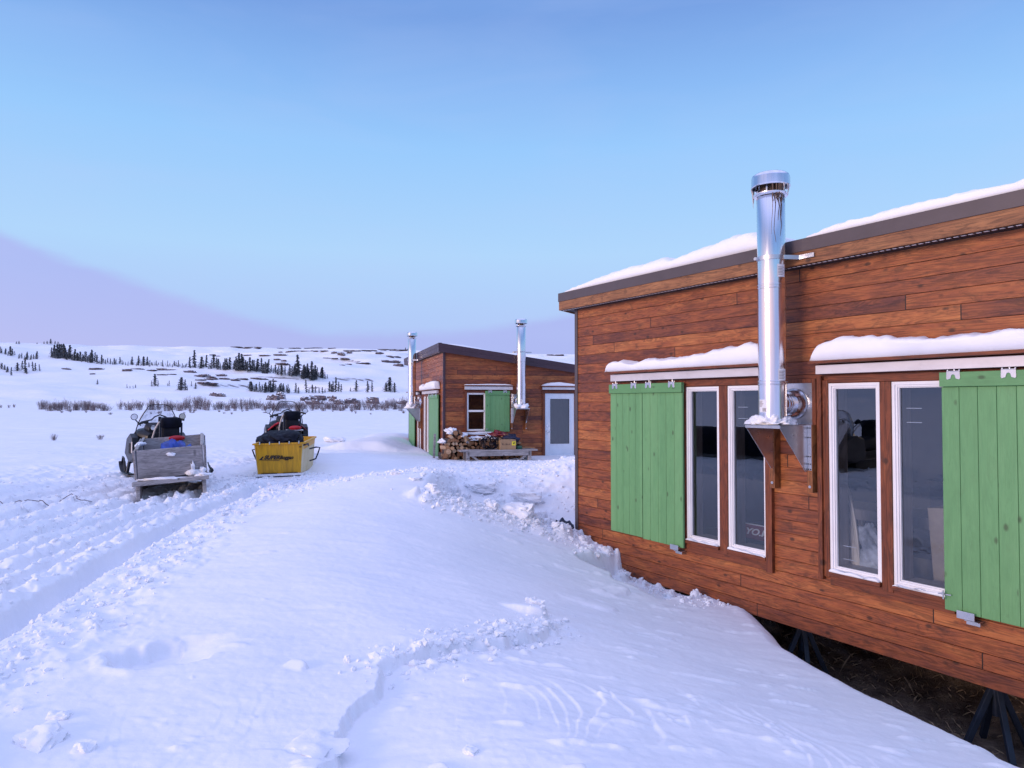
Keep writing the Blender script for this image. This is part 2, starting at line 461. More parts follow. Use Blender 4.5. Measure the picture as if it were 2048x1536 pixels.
def planks(name, dark, mid, light, pitch, ua, va, seglen=4.3, knots=True, rough=.5, off=0.0, joint=True, grainmix=.72, mottle=.5, rowvar=True, knotcol=(.035, .014, .008)):
    """wood boards: ua = long axis, va = across the boards (object axes 0,1,2)"""
    m, t = newmat(name)
    xyz = t.sep(t.coord())
    u, v = xyz[ua], xyz[va]
    third = xyz[3-ua-va]
    row = t.math('FLOOR', t.math('DIVIDE', t.math('SUBTRACT', v, off), pitch)) if rowvar else t.math('MULTIPLY', v, 0.0)
    rr = t.white(t.comb(row, 3.3, 1.7))
    us = t.math('ADD', t.math('DIVIDE', u, seglen), t.math('MULTIPLY', rr, 7.31))
    seg = t.math('FLOOR', us)
    rid = t.white(t.comb(row, seg, 9.1))
    rid2 = t.white(t.comb(row, seg, 4.6))
    gv = t.comb(t.math('ADD', t.math('MULTIPLY', u, 1.1), t.math('MULTIPLY', rid, 31.0)), t.math('MULTIPLY', v, 13.0), t.math('MULTIPLY', third, 3.0))
    g1 = t.noise(gv, 1.0, 4, .55, 1.2)
    # cathedral rings
    wv = t.math('SINE', t.math('MULTIPLY', g1, 46.0))
    gf = t.comb(t.math('ADD', t.math('MULTIPLY', u, 3.0), t.math('MULTIPLY', rid2, 17.0)), t.math('MULTIPLY', v, 95.0), t.math('MULTIPLY', third, 60.0))
    g2 = t.noise(gf, 1.0, 3, .6)
    patch = t.noise(t.comb(t.math('ADD', t.math('MULTIPLY', u, 2.6), t.math('MULTIPLY', rid, 11.0)), t.math('ADD', t.math('MULTIPLY', v, 9.0), t.math('MULTIPLY', row, 2.3)), third), 1.0, 5, .68)
    tone = t.math('ADD', t.math('MULTIPLY', rid, .38), t.math('MULTIPLY', patch, 1.25))
    tone = t.math('SUBTRACT', tone, .32)
    tone = t.math('SUBTRACT', tone, t.math('MULTIPLY', t.math('GREATER_THAN', rid2, .75), .13))
    base = t.ramp(tone, [(.08, dark), (.5, mid), (.92, light)])
    gfac = t.math('ADD', t.math('MULTIPLY', t.math('MULTIPLY_ADD', wv, .5, .5), .45), t.math('MULTIPLY', g2, .75))
    gcol = t.ramp(gfac, [(.25, .40), (.75, 1.38)])
    col = t.mix(grainmix, base, gcol, 'MULTIPLY')
    if knots:
        kv = t.comb(t.math('ADD', t.math('MULTIPLY', u, 4.6), t.math('MULTIPLY', rid, 5.0)), t.math('MULTIPLY', v, 1/pitch), t.math('MULTIPLY', row, 3.7))
        vo = t.vor(kv, 1.0)
        kd = t.math('ADD', vo['Distance'], t.math('MULTIPLY', g2, .10))
        km = t.ramp(kd, [(.13, 1.0), (.22, 0.0)])
        on = t.math('GREATER_THAN', t.white(vo['Position'] if 'Position' in vo else kv), .40)
        km = t.math('MULTIPLY', km, on)
        col = t.mix(t.math('MULTIPLY', km, .8), col, knotcol)
        # dark mottling around clusters of knots
        mo = t.ramp(t.noise(t.comb(t.math('MULTIPLY', u, 5.0), t.math('MULTIPLY', v, 9.0), row), 1.0, 4, .7, .6), [(.56, 0.0), (.68, 1.0)])
        col = t.mix(t.math('MULTIPLY', mo, mottle), col, tuple(c*1.5 for c in knotcol))
    if joint:
        fr = t.math('FRACT', us)
        jl = t.math('LESS_THAN', fr, .0045/seglen*2.2)
        col = t.mix(jl, col, (.02, .008, .006))
    h = t.math('ADD', t.math('MULTIPLY', g2, .6), t.math('MULTIPLY', wv, .1))
    nrm = t.bump(h, .35, .0035)
    rg = t.ramp(g2, [(.3, rough-.08), (.7, rough+.1)])
    t.out(t.principled(col, rg, 0, nrm, .4))
    return m

BP = .13       # siding pitch
SID_D, SID_M, SID_L = (.098, .028, .020), (.245, .069, .023), (.40, .145, .043)
M_SID = planks('stained_siding', SID_D, SID_M, SID_L, BP, 0, 2, off=-.55)
M_TRIM_V = planks('stained_trim_upright', (.085, .022, .012), (.165, .044, .016), (.235, .078, .027), .2, 2, 0, rowvar=False, joint=False, seglen=40)
M_TRIM_H = planks('stained_trim_level', (.085, .022, .012), (.165, .044, .016), (.235, .078, .027), .2, 0, 2, rowvar=False, joint=False, seglen=40)
M_FASCIA = planks('pale_fascia_board', (.17, .065, .028), (.27, .115, .045), (.36, .165, .07), .16, 0, 2, rowvar=False, joint=False, seglen=4)
M_CLEAT = planks('cleat_timber', (.13, .045, .016), (.24, .088, .028), (.31, .13, .045), .2, 2, 0, rowvar=False, joint=False, seglen=40)
M_SHUT = planks('green_paint', (.108, .275, .110), (.130, .315, .128), (.155, .345, .145), .118, 2, 0, joint=False, seglen=30, grainmix=.10, mottle=.12, rough=.5, knotcol=(.055, .09, .04))
M_SHUT_H = planks('green_paint_batten', (.098, .26, .10), (.118, .295, .118), (.14, .325, .13), .118, 0, 2, joint=False, rowvar=False, seglen=30, grainmix=.10, mottle=.12, rough=.5, knotcol=(.05, .09, .04))
M_FLASH = simple('brown_flashing', (.082, .062, .066), .42, 0, .08, 2)
M_FLASH2 = simple('plum_flashing', (.05, .024, .036), .45, 0, .08, 2)
M_SOFFIT = simple('dark_soffit', (.02, .014, .016), .6)
M_VENT = simple('vent_strip', (.75, .72, .74), .5)
M_GALV = simple('galvanised', (.60, .62, .66), .30, .95, .05, 7)
M_RAIL = simple('rail_metal', (.66, .64, .66), .45, .35, .05, 3, stretch=(1.5, 1, 3))
M_VINYL = simple('white_vinyl', (.80, .80, .82), .35, 0, .03, 3)
M_DOORP = simple('white_door_paint', (.70, .76, .84), .4, 0, .03, 3)
M_BLACK = simple('black_plastic', (.013, .014, .019), .42, 0, .2, 8, spec=.35)
M_RUBBER = simple('black_rubber', (.02, .02, .022), .7, 0, .2, 8, bump=.3)
M_FABRIC = simple('black_seat_vinyl', (.014, .014, .020), .6, 0, .2, 9, bump=.25, bscale=60, spec=.22)
M_RED = simple('red_paint', (.55, .012, .02), .28, 0, .06, 3, coat=.5)
M_MAROON = simple('dark_red_paint', (.16, .01, .02), .35, 0, .1, 3)
M_REDLENS = simple('red_lens', (.55, .02, .03), .15, 0, .05, 5)
M_STEEL = simple('jack_steel', (.02, .03, .05), .45, .2, .2, 7)
M_CHROME = simple('bright_steel', (.75, .76, .78), .16, 1, .05, 5)
M_YEL = simple('yellow_plastic', (.66, .33, .003), .42, 0, .16, 5, col2=(.47, .225, .004), stretch=(6, 6, .5), bump=.1, bscale=10)
M_PALEYEL = simple('pale_yellow_plastic', (.62, .55, .38), .6, 0, .16, 5, col2=(.52, .38, .12), stretch=(1, 6, .6))  # paler yellow for the outward side faces of the tub
M_PLY = planks('weathered_plywood', (.18, .165, .17), (.29, .27, .275), (.40, .375, .385), .5, 0, 2, joint=False, seglen=9, knotcol=(.08, .075, .08), grainmix=.6)
M_GREYW = planks('grey_timber', (.22, .20, .195), (.33, .305, .30), (.44, .41, .40), .3, 0, 2, joint=False, rowvar=False, seglen=9, knotcol=(.09, .08, .08))
M_TARP = simple('blue_tarp', (.02, .07, .42), .35, 0, .3, 6, bump=.5, bscale=12)
M_NAVY = simple('navy_cloth', (.008, .012, .045), .6, 0, .3, 6, bump=.5, bscale=20)
M_BAG = simple('dark_nylon', (.006, .007, .016), .7, 0, .3, 7, bump=.6, bscale=14, spec=.15)
M_CARD = simple('cardboard', (.36, .22, .115), .75, 0, .1, 7)
M_CARD2 = simple('pale_cardboard', (.46, .35, .24), .75, 0, .1, 7)
M_STICK = simple('sticker_yellow', (.75, .62, .03), .5)
M_INK = simple('black_ink', (.015, .013, .012), .6)
M_INKGREY = simple('faded_ink', (.14, .08, .045), .7)
M_LABEL = simple('paper_label', (.72, .72, .74), .6, 0, .03)
M_TAGP = simple('pale_tag', (.62, .55, .50), .5, 0, .06)
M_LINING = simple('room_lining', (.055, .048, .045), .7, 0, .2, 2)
M_JAMB = simple('pale_jamb', (.56, .46, .40), .6, 0, .12, 4, stretch=(6, 6, 1))
M_CLOTH = simple('grey_plaid', (.58, .60, .64), .8, 0, .5, 5, col2=(.10, .11, .15))
M_BOARD = planks('pale_board', (.62, .52, .40), (.74, .64, .52), (.82, .74, .62), .2, 2, 0, joint=False, rowvar=False, seglen=9, knotcol=(.3, .2, .12))
M_BARK = simple('log_bark', (.075, .05, .042), .85, 0, .3, 14, bump=.8, bscale=30)
M_SPLIT = planks('split_wood', (.26, .12, .055), (.42, .21, .095), (.56, .33, .17), .2, 1, 2, joint=False, rowvar=False, seglen=9)
m, t = newmat('split_log_end'); M_LOGEND = m
oi = t.n('ShaderNodeObjectInfo').outputs['Random']
co = t.coord()
gr = t.noise(t.scale(co, (30, 3, 30)), 1.0, 4, .65)
c1 = t.ramp(oi, [(0.0, (.16, .075, .04)), (.35, (.34, .16, .075)), (.7, (.50, .29, .15)), (1.0, (.58, .40, .26))])
c2 = t.mix(.7, c1, t.ramp(gr, [(.3, .5), (.7, 1.3)]), 'MULTIPLY')
t.out(t.principled(c2, .75, 0, t.bump(gr, .4, .006), .3))
M_ROCK = simple('grey_rock', (.12, .095, .108), .85, 0, .3, .9, bump=1.0, bscale=3)
M_ICE = simple('brown_ice', (.42, .40, .42), .25, 0, .1)
M_TAR = simple('creosote', (.10, .055, .03), .35, 0, .3, 9)
M_GREEN = simple('dark_green_enamel', (.02, .10, .06), .4)
M_TWIG = simple('willow_twig', (.19, .145, .155), .8, 0, .2, 3)
M_TRUNK = simple('spruce_bark', (.06, .045, .042), .85)

m, t = newmat('spruce_needles'); M_NEEDLE = m
nz = t.noise(t.coord(), 9.0, 4, .6)
up = t.sep(t.n('ShaderNodeNewGeometry').outputs['Normal'])[2]
col = t.ramp(nz, [(.3, (.055, .060, .068)), (.6, (.10, .108, .115)), (.75, (.16, .17, .18))])
frost = t.ramp(t.noise(t.coord(), 14.0, 3, .6), [(.55, 0.0), (.64, .7)])
col = t.mix(frost, col, (.62, .64, .68))
t.out(t.principled(col, .8, 0, None, .2))

def pipe_mat():
    m, t = newmat('stainless_pipe')
    co = t.coord()
    st = t.noise(t.scale(co, (9, 9, .25)), 3, 4, .6)
    big = t.noise(co, 2.2, 3)
    h = t.math('ADD', t.math('MULTIPLY', st, .5), t.math('MULTIPLY', big, .8))
    nrm = t.bump(h, .05, .01)
    rg = t.ramp(t.noise(t.scale(co, (14, 14, .6)), 3, 3), [(.3, .14), (.75, .26)])
    col = t.ramp(st, [(.3, (.68, .68, .72)), (.7, (.82, .82, .86))])
    # creosote streaks that ran down from the cap
    z = t.sep(co)[2]; x = t.sep(co)[0]
    run = t.ramp(t.noise(t.scale(co, (60, 60, 1.4)), 1, 3, .6, .6), [(.54, 0.0), (.60, 1.0)])
    rm = t.math('MULTIPLY', run, t.ramp(z, [(0.0, 0.0), (1.0, 1.0)]))
    t.out(t.principled(col, rg, 1.0, nrm, .5))
    return m
M_PIPE = pipe_mat()

m, t = newmat('window_glass'); M_GLASS = m
lw = t.n('ShaderNodeFresnel'); lw.inputs['IOR'].default_value = 2.15
tr = t.n('ShaderNodeBsdfTransparent'); tr.inputs[0].default_value = (.68, .77, .92, 1)
gl = t.n('ShaderNodeBsdfGlossy'); gl.inputs['Roughness'].default_value = .01
gl.inputs[0].default_value = (.9, .95, 1, 1)
w_ = t.noise(t.coord(), 1.3, 2)
t.link(t.bump(w_, .03, .05), gl.inputs['Normal'])
mx = t.n('ShaderNodeMixShader'); t.link(lw.outputs[0], mx.inputs[0]); t.link(tr.outputs[0], mx.inputs[1]); t.link(gl.outputs[0], mx.inputs[2])
t.out(mx.outputs[0])

m, t = newmat('clear_windshield'); M_SHIELD = m
fr = t.n('ShaderNodeFresnel'); fr.inputs['IOR'].default_value = 1.6
sm_ = t.ramp(t.noise(t.coord(), 7, 4, .65), [(.46, .06), (.68, .42)])
tr = t.n('ShaderNodeBsdfTransparent'); tr.inputs[0].default_value = (.88, .90, .94, 1)
df = t.principled((.45, .46, .5), .35)
fac = t.math('ADD', sm_, fr.outputs[0], clamp=True)
mx = t.n('ShaderNodeMixShader'); t.link(fac, mx.inputs[0]); t.link(tr.outputs[0], mx.inputs[1]); t.link(df, mx.inputs[2])
t.out(mx.outputs[0])

def snow_mat(name, terrain=False):
    m, t = newmat(name)
    co = t.coord()
    n1 = t.noise(co, 1.1, 4, .6); n2 = t.noise(co, 34, 4, .7); n3 = t.noise(co, 170, 2, .6)
    col = t.ramp(n1, [(.3, (.80, .82, .87)), (.7, (.87, .875, .905))])
    n4 = t.noise(t.scale(co, (7, 16, 12)), 1.0, 5, .65)
    h = t.math('ADD', t.math('ADD', t.math('MULTIPLY', n2, .7), t.math('MULTIPLY', n3, .35)), t.math('MULTIPLY', n4, 1.6))
    nrm = t.bump(h, .20, .011)
    rg = .62
    if terrain:
        ge = t.n('ShaderNodeNewGeometry')
        nz = t.sep(ge.outputs['Normal'])[2]
        pos = t.sep(ge.outputs['Position'])
        rad = t.math('SQRT', t.math('ADD', t.math('MULTIPLY', pos[0], pos[0]), t.math('MULTIPLY', pos[1], pos[1])))
        farm = t.ramp(t.math('DIVIDE', rad, 1000), [(.16, 0.0), (.20, 1.0)])
        steep = t.math('ADD', t.math('SUBTRACT', 1.0, nz), t.math('MULTIPLY', t.math('SUBTRACT', t.noise(co, .11, 5, .7), .5), .16))
        rk = t.math('MULTIPLY', t.ramp(steep, [(.115, 0.0), (.15, 1.0)]), farm)
        rockc = t.ramp(t.noise(co, .5, 4, .6), [(.3, (.09, .075, .085)), (.7, (.19, .15, .155))])
        col = t.mix(rk, col, rockc)
    t.out(t.principled(col, rg, 0, nrm, .25))
    return m
M_SNOW = snow_mat('snow_cover')
M_SNOWG = snow_mat('snow_ground', True)

m, t = newmat('bare_soil'); M_SOIL = m
co = t.coord()
c = t.ramp(t.noise(co, 3.5, 6, .7), [(.3, (.10, .075, .065)), (.5, (.30, .22, .17)), (.7, (.55, .42, .30))])
t.out(t.principled(c, .9, 0, t.bump(t.noise(co, 18, 6, .75), .9, .05), .2))
M_GRASS = simple('dry_grass', (.46, .33, .20), .8, 0, .4, 12)

# ---------------------------------------------------------------- world and sun
SUN_AZ, SUN_EL = 238.0, 9.0
world = bpy.data.worlds.new('World'); SC.world = world
world.use_nodes = True
wt = NT(world)
bgn = wt.n('ShaderNodeBackground'); wo = wt.n('ShaderNodeOutputWorld'); wt.link(bgn.outputs[0], wo.inputs[0])
bgn.inputs['Strength'].default_value = .1
sky = wt.n('ShaderNodeTexSky', sky_type='NISHITA', sun_disc=False)
sky.sun_elevation = R(SUN_EL); sky.sun_rotation = R(SUN_AZ)
gen = wt.n('ShaderNodeTexCoord').outputs['Generated']
nm = wt.n('ShaderNodeVectorMath', operation='NORMALIZE'); wt.link(gen, nm.inputs[0])
d = wt.sep(nm.outputs[0])
el = wt.math('MULTIPLY', wt.math('ARCSINE', d[2]), 180/math.pi)
azn = wt.math('MULTIPLY', wt.math('ARCTAN2', d[0], d[1]), 180/math.pi)
K = 20.0
def kk(c): return tuple(v for v in c)
grad = wt.ramp(wt.math('DIVIDE', wt.math('ADD', el, 2.0), 92.0), [
    *[((e_+2)/92, tuple(v*.5 for v in c_)) for e_, c_ in ((-2, (.46, .54, .97)), (5, (.46, .60, .99)), (11.6, (.46, .71, 1.03)), (19.6, (.335, .625, 1.04)), (24, (.265, .51, .96)),
    (28.5, (.20, .385, .83)), (33, (.22, .40, .84)), (47, (.84, .92, 1.58)), (90, (.88, .96, 1.62)))]])  # unseen overhead sky, set brighter than the visible part to light the snow
# low cloud bank: its upper edge dips in the middle of the view
edge = wt.ramp(wt.math('DIVIDE', wt.math('ADD', azn, 40.0), 60.0), [
    (0.0, .58), (.075, .50), (.12, .45), (.19, .39), (.28, .325), (.335, .285), (.42, .235), (.52, .245), (.63, .27), (.74, .315), (.9, .40), (1.0, .44)])
wob = wt.math('MULTIPLY', wt.math('SUBTRACT', wt.noise(wt.scale(nm.outputs[0], (7, 7, 22)), 1.0, 5, .6), .5), 1.5)
dlt = wt.math('SUBTRACT', wt.math('MULTIPLY', edge, 22.0), wt.math('ADD', el, wob))
sd = wt.n('ShaderNodeMapRange', interpolation_type='SMOOTHSTEP'); wt.link(dlt, sd.inputs[0])
sd.inputs[1].default_value = -.55; sd.inputs[2].default_value = .65
leftness = wt.ramp(wt.math('DIVIDE', wt.math('ADD', azn, 50.0), 60.0), [(.2, 1.0), (.75, 0.0)])
cloudc = wt.mix(leftness, (.215, .245, .465), (.226, .262, .478))
low = wt.ramp(wt.math('DIVIDE', el, 9.0), [(.35, 1.0), (1.0, 0.0)])
cloudc = wt.mix(wt.math('MULTIPLY', low, wt.math('MULTIPLY', leftness, .5)), cloudc, (.31, .285, .47))
sky1 = wt.mix(wt.math('MULTIPLY', sd.outputs[0], .92), grad, cloudc)
# thin high streaks
stv = wt.noise(wt.scale(nm.outputs[0], (2.2, 2.2, 9)), 1.6, 5, .55, .5)
sky1 = wt.mix(wt.ramp(stv, [(.45, 0.0), (.75, .14)]), sky1, (.27, .32, .50))
# afterglow around the low sun, behind the camera
sv = (math.sin(R(SUN_AZ)), math.cos(R(SUN_AZ)))
dot = wt.math('ADD', wt.math('MULTIPLY', d[0], sv[0]), wt.math('MULTIPLY', d[1], sv[1]))
glow = wt.math('MULTIPLY', wt.ramp(dot, [(.45, 0.0), (.97, 1.0)]), wt.ramp(wt.math('DIVIDE', el, 50.0), [(0.0, 1.0), (.75, 0.0)]))
sky1 = wt.mix(glow, sky1, (.85, .55, .50))
tenx = wt.mix(1.0, sky1, (K, K, K), 'MULTIPLY')
fin = wt.mix(.07, tenx, sky.outputs[0])
wt.link(fin, bgn.inputs['Color'])

sun_d = bpy.data.lights.new('sun', 'SUN')
sun_d.energy = 2.1; sun_d.angle = R(20); sun_d.color = (1.0, .74, .60)
sun = bpy.data.objects.new('sun', sun_d); COL.objects.link(sun)
sdv = Vector((math.sin(R(SUN_AZ))*math.cos(R(SUN_EL)), math.cos(R(SUN_AZ))*math.cos(R(SUN_EL)), math.sin(R(SUN_EL))))
sun.rotation_euler = sdv.to_track_quat('Z', 'Y').to_euler()
sun.location = sdv*30
SC.view_settings.view_transform = 'Standard'
SC.view_settings.look = 'None'
SC.view_settings.exposure = 0.0
SC.view_settings.gamma = 1.0

# ---------------------------------------------------------------- terrain
def make_terrain():
    fine = np.arange(-43, 43.001, .115)
    rest = np.concatenate([np.arange(45, 180, 2.5), np.arange(-180, -43.5, 2.5)])
    azs = np.radians(np.concatenate([fine, rest]))
    rs = [1.0]
    while rs[-1] < 1600:
        r = rs[-1]
        rs.append(r*(1.0036 if r < 26 else (1.007 if r < 60 else (1.012 if r < 160 else 1.0065 if r < 760 else 1.06))))
    rs = np.array(rs)
    A, Rr = np.meshgrid(azs, rs)
    X = Rr*np.sin(A); Y = Rr*np.cos(A)
    Z = height(X, Y)
    nr, na = X.shape
    verts = np.stack([X, Y, Z], -1).reshape(-1, 3)
    c = np.array([[0, 0, 0.0]])
    verts = np.concatenate([verts, c])
    i = np.arange(nr-1)[:, None]*na; j = np.arange(na)[None, :]; j2 = (j+1) % na
    quads = np.stack([i+j, i+na+j, i+na+j2, i+j2], -1).reshape(-1, 4)
    quads = quads[:, ::-1]
    tri = np.stack([np.full(na, nr*na), np.arange(na), (np.arange(na)+1) % na], -1)[:, ::-1]
    me = bpy.data.meshes.new('snow_ground')
    nv = len(verts); nq = len(quads); nt = len(tri)
    me.vertices.add(nv); me.vertices.foreach_set('co', verts.astype(np.float32).ravel())
    me.loops.add(nq*4+nt*3)
    me.loops.foreach_set('vertex_index', np.concatenate([quads.ravel(), tri.ravel()]).astype(np.int32))
    me.polygons.add(nq+nt)
    me.polygons.foreach_set('loop_start', np.concatenate([np.arange(nq)*4, nq*4+np.arange(nt)*3]).astype(np.int32))
    me.polygons.foreach_set('use_smooth', np.ones(nq+nt, dtype=bool))
    me.update(calc_edges=True)
    me.materials.append(M_SNOWG)
    o = bpy.data.objects.new('snow_ground', me); COL.objects.link(o)
    tag(o, 'snow covered ground with drifts, ruts and rolling hills', 'snow', kind='structure')
    # is the winding upward?
    if me.polygons[nq//2].normal.z < 0:
        me.flip_normals()
    return o
make_terrain()

def hz(x, y, fine=False):
    return float(height(np.array([float(x)]), np.array([float(y)]), fine)[0])

def pix_ray(px, py):
    x = (px-1024)/F_PX; y = (768-py)/F_PX
    return np.array([x, math.cos(PITCH)-y*math.sin(PITCH), math.sin(PITCH)+y*math.cos(PITCH)])

_ts = np.concatenate([np.arange(2, 40, .05), np.arange(40, 160, .3), np.arange(160, 1000, .8)])
def ground_at(px, py, tmin=2.0):
    d = pix_ray(px, py)
    ts = _ts[_ts > tmin]
    X = d[0]*ts; Y = d[1]*ts; Z = EYE + d[2]*ts
    below = np.nonzero(Z < height(X, Y, False))[0]
    k = below[0] if len(below) else None
    if k is None: return None
    return X[k], Y[k], float(height(X[k:k+1], Y[k:k+1], False)[0])

# ---------------------------------------------------------------- cabins
def clip_poly(poly, plane):
    """keep the part with a*x+b*z <= c"""
    a, b, c = plane
    out = []
    for i in range(len(poly)):
        p, q = poly[i], poly[(i+1) % len(poly)]
        dp = a*p[0]+b*p[2]-c; dq = a*q[0]+b*q[2]-c
        if dp <= 0: out.append(p)
        if (dp < 0 < dq) or (dq < 0 < dp):
            k = dp/(dp-dq)
            out.append(tuple(p[j]+(q[j]-p[j])*k for j in range(3)))
    return out

def siding(parent, M, u0, u1, z0, ztop, openings, plane=None, depth=.16, name='wall', lining=True):
    mb = MB()
    nrow = int(math.ceil((ztop-z0)/BP))
    G, T = .012, .0045
    def quad(a, b, za, ya, zb_, yb):
        poly = [(a, ya, za), (b, ya, za), (b, yb, zb_), (a, yb, zb_)]
        if plane: poly = clip_poly(poly, plane)
        if len(poly) >= 3:
            mb.add(poly, [tuple(range(len(poly)))])
    for k in range(nrow):
        a = z0+k*BP; b = min(a+BP, ztop)
        lev = [(a, -G+.012+.006), (a+T, .0), (b-T, .0), (b, .018)]
        lev = [(a, .016), (a+.0028, .016), (a+.0036, 0.0), (b-.0036, 0.0), (b-.0028, .016), (b, .016)]
        cuts = sorted({a, b} | {z for o in openings for z in (o[2], o[3]) if a < z < b} | {a+.0028, a+.0036, b-.0036, b-.0028})
        for za, zb_ in zip(cuts[:-1], cuts[1:]):
            def yat(z):
                for (p, yp), (q, yq) in zip(lev[:-1], lev[1:]):
                    if p-1e-9 <= z <= q+1e-9: return yp+(yq-yp)*(z-p)/max(1e-9, q-p)
                return 0
            zm = (za+zb_)/2
            spans = [(u0, u1)]
            for o in openings:
                if o[2] < zm < o[3]:
                    ns = []
                    for s in spans:
                        if o[1] <= s[0] or o[0] >= s[1]: ns.append(s)
                        else:
                            if s[0] < o[0]: ns.append((s[0], o[0]))
                            if o[1] < s[1]: ns.append((o[1], s[1]))
                    spans = ns
            for s in spans: quad(s[0], s[1], za, yat(za), zb_, yat(zb_))
    # side cheeks of the openings
    for (a, b, c, d_) in openings:
        mb.add([(a,.002,c),(a,depth,c),(a,depth,d_),(a,.002,d_)], [(0,1,2,3)])
        mb.add([(b,.002,c),(b,depth,c),(b,depth,d_),(b,.002,d_)], [(0,3,2,1)])
        mb.add([(a,.002,c),(b,.002,c),(b,depth,c),(a,depth,c)], [(0,1,2,3)])
        mb.add([(a,.002,d_),(b,.002,d_),(b,depth,d_),(a,depth,d_)], [(0,3,2,1)])
    return mb.build(name, M_SID, parent, M, recalc=False)

def lining_front(mb, u0, u1, z0, z1, openings, y):
    cuts = sorted({z0, z1} | {z for o in openings for z in (o[2], o[3])})
    for a, b in zip(cuts[:-1], cuts[1:]):
        spans = [(u0, u1)]
        for o in openings:
            if o[2] < (a+b)/2 < o[3]:
                ns = []
                for s in spans:
                    if o[1] <= s[0] or o[0] >= s[1]: ns.append(s)
                    else:
                        if s[0] < o[0]: ns.append((s[0], o[0]))
                        if o[1] < s[1]: ns.append((o[1], s[1]))
                spans = ns
        for s in spans: mb.add([(s[0], y, a), (s[1], y, a), (s[1], y, b), (s[0], y, b)], [(0,1,2,3)])

def casement(parent, M, a, b, c, d_, mid=None, mat=None, ticks=None):
    """white framed window in an opening; pane is its child"""
    mb = MB()
    ring_boxes(mb, a, b, c, d_, .026, -.016, .05)
    ring_boxes(mb, a+.026, b-.026, c+.026, d_-.026, .017, -.004, .046)
    ring_boxes(mb, a+.043, b-.043, c+.043, d_-.043, .009, .010, .044)
    if mid: mb.box(a+.042, b-.042, -.014, .040, mid-.028, mid+.028)
    if ticks:
        for zz in ticks: mb.box(a+.10, a+.23, .0315, .0335, zz, zz+.006)
    fr = mb.build('window', mat or M_VINYL, parent, M, bevel=.004)
    g = MB(); g.add([(a+.05, .03, c+.05), (b-.05, .03, c+.05), (b-.05, .03, d_-.05), (a+.05, .03, d_-.05)], [(0,1,2,3)])
    g.build('pane', M_GLASS, fr, recalc=False)
    j = MB()     # pale jambs and stool inside
    for (p, q) in ((a-.002, a+.050), (b-.050, b+.002)): j.box(p, q, .052, .19, c, d_)
    j.box(a+.051, b-.051, .052, .24, c, c+.045); j.box(a+.051, b-.051, .052, .19, d_-.045, d_)
    j.build('jamb', M_JAMB, fr)
    return fr

def shutter(parent, M, u0, u1, z0, z1, hang, y=-.10, npl=None, batten=.115, sag=0.0, latch=None, bracket=None):
    W = u1-u0; n = npl or max(2, round(W/.118)); p = W/n
    mb = MB()
    for k in range(n): mb.box(u0+k*p+.0012, u0+(k+1)*p-.0012, y+.02, y+.045, z0, z1-batten-.002)
    mb.box(u0+.01, u1-.01, y+.03, y+.055, z0+.01, z1-.01)
    sh = mb.build('shutter', M_SHUT, parent, M, bevel=.0045)
    b = MB(); b.box(u0-.004, u1+.004, y-.004, y+.045, z1-batten, z1)
    b.build('batten', M_SHUT_H, sh, bevel=.004)
    for hu in hang:
        h = MB()
        for s in (-1, 1):
            pts = [(hu+s*.020, z1-.052), (hu+s*.045, z1-.060), (hu+s*.052, z1-.05), (hu+s*.050, z1+.004), (hu+s*.0, z1+.004), (hu+s*.0, z1-.018), (hu+s*.012, z1-.024)]
            h.prism(pts, 'y', y-.010, y-.0055)
        h.box(hu-.05, hu+.05, y-.010, y+.03, z1+.0045, z1+.010)
        h.tube([(hu, y+.012, z1+.008), (hu, y+.012, z1+.06)], .007, 8)
        for s in (-1, 1): h.tube([(hu+s*.044, y-.002, z1+.008), (hu+s*.044, y-.002, z1+.020)], .007, 6)
        h.build('hanger', M_GALV, sh, bevel=.001)
    if latch:
        h = MB(); lu, lz = latch
        h.bar((lu-.05, y+.0, lz), (lu+.05, y+.0, lz+.008), .012, .008)
        h.tube([(lu+.0, y-.02, lz+.035), (lu, y-.02, lz-.03)], .006, 8)
        h.build('latch', M_GALV, sh)
    if bracket:
        bu = bracket
        h = MB(); h.box(bu-.075, bu+.055, y-.014, y-.008, z0-.035, z0+.025); h.box(bu-.02, bu+.08, y-.008, y+.09, z0-.045, z0-.039)
        h.box(bu-.02, bu+.08, y+.02, y+.026, z0-.075, z0-.046)
        h.build('floor_guide', M_GALV, sh, bevel=.001)
    return sh

def rail(parent, M, u0, u1, zr0, zr1, zl, out=.19, mat_ledge=None):
    mb = MB()
    mb.box(u0, u1, -.115, -.055, zr0, zr1)
    for k in range(int((u1-u0)/.4)):
        uu = u0+.17+k*.4; mb.box(uu, uu+.006, -.1165, -.1151, zr0+.006, zr1-.006)
    mb.build('sliding_rail', M_RAIL, parent, M, bevel=.006)
    b = MB()
    b.box(u0-.03, u1+.03, -out, .0, zl, zl+.026)
    b.box(u0-.015, u1+.015, -.054, -.001, zr0-.005, zl-.002)
    b.build('ledge', mat_ledge or M_TRIM_H, parent, M, bevel=.003)

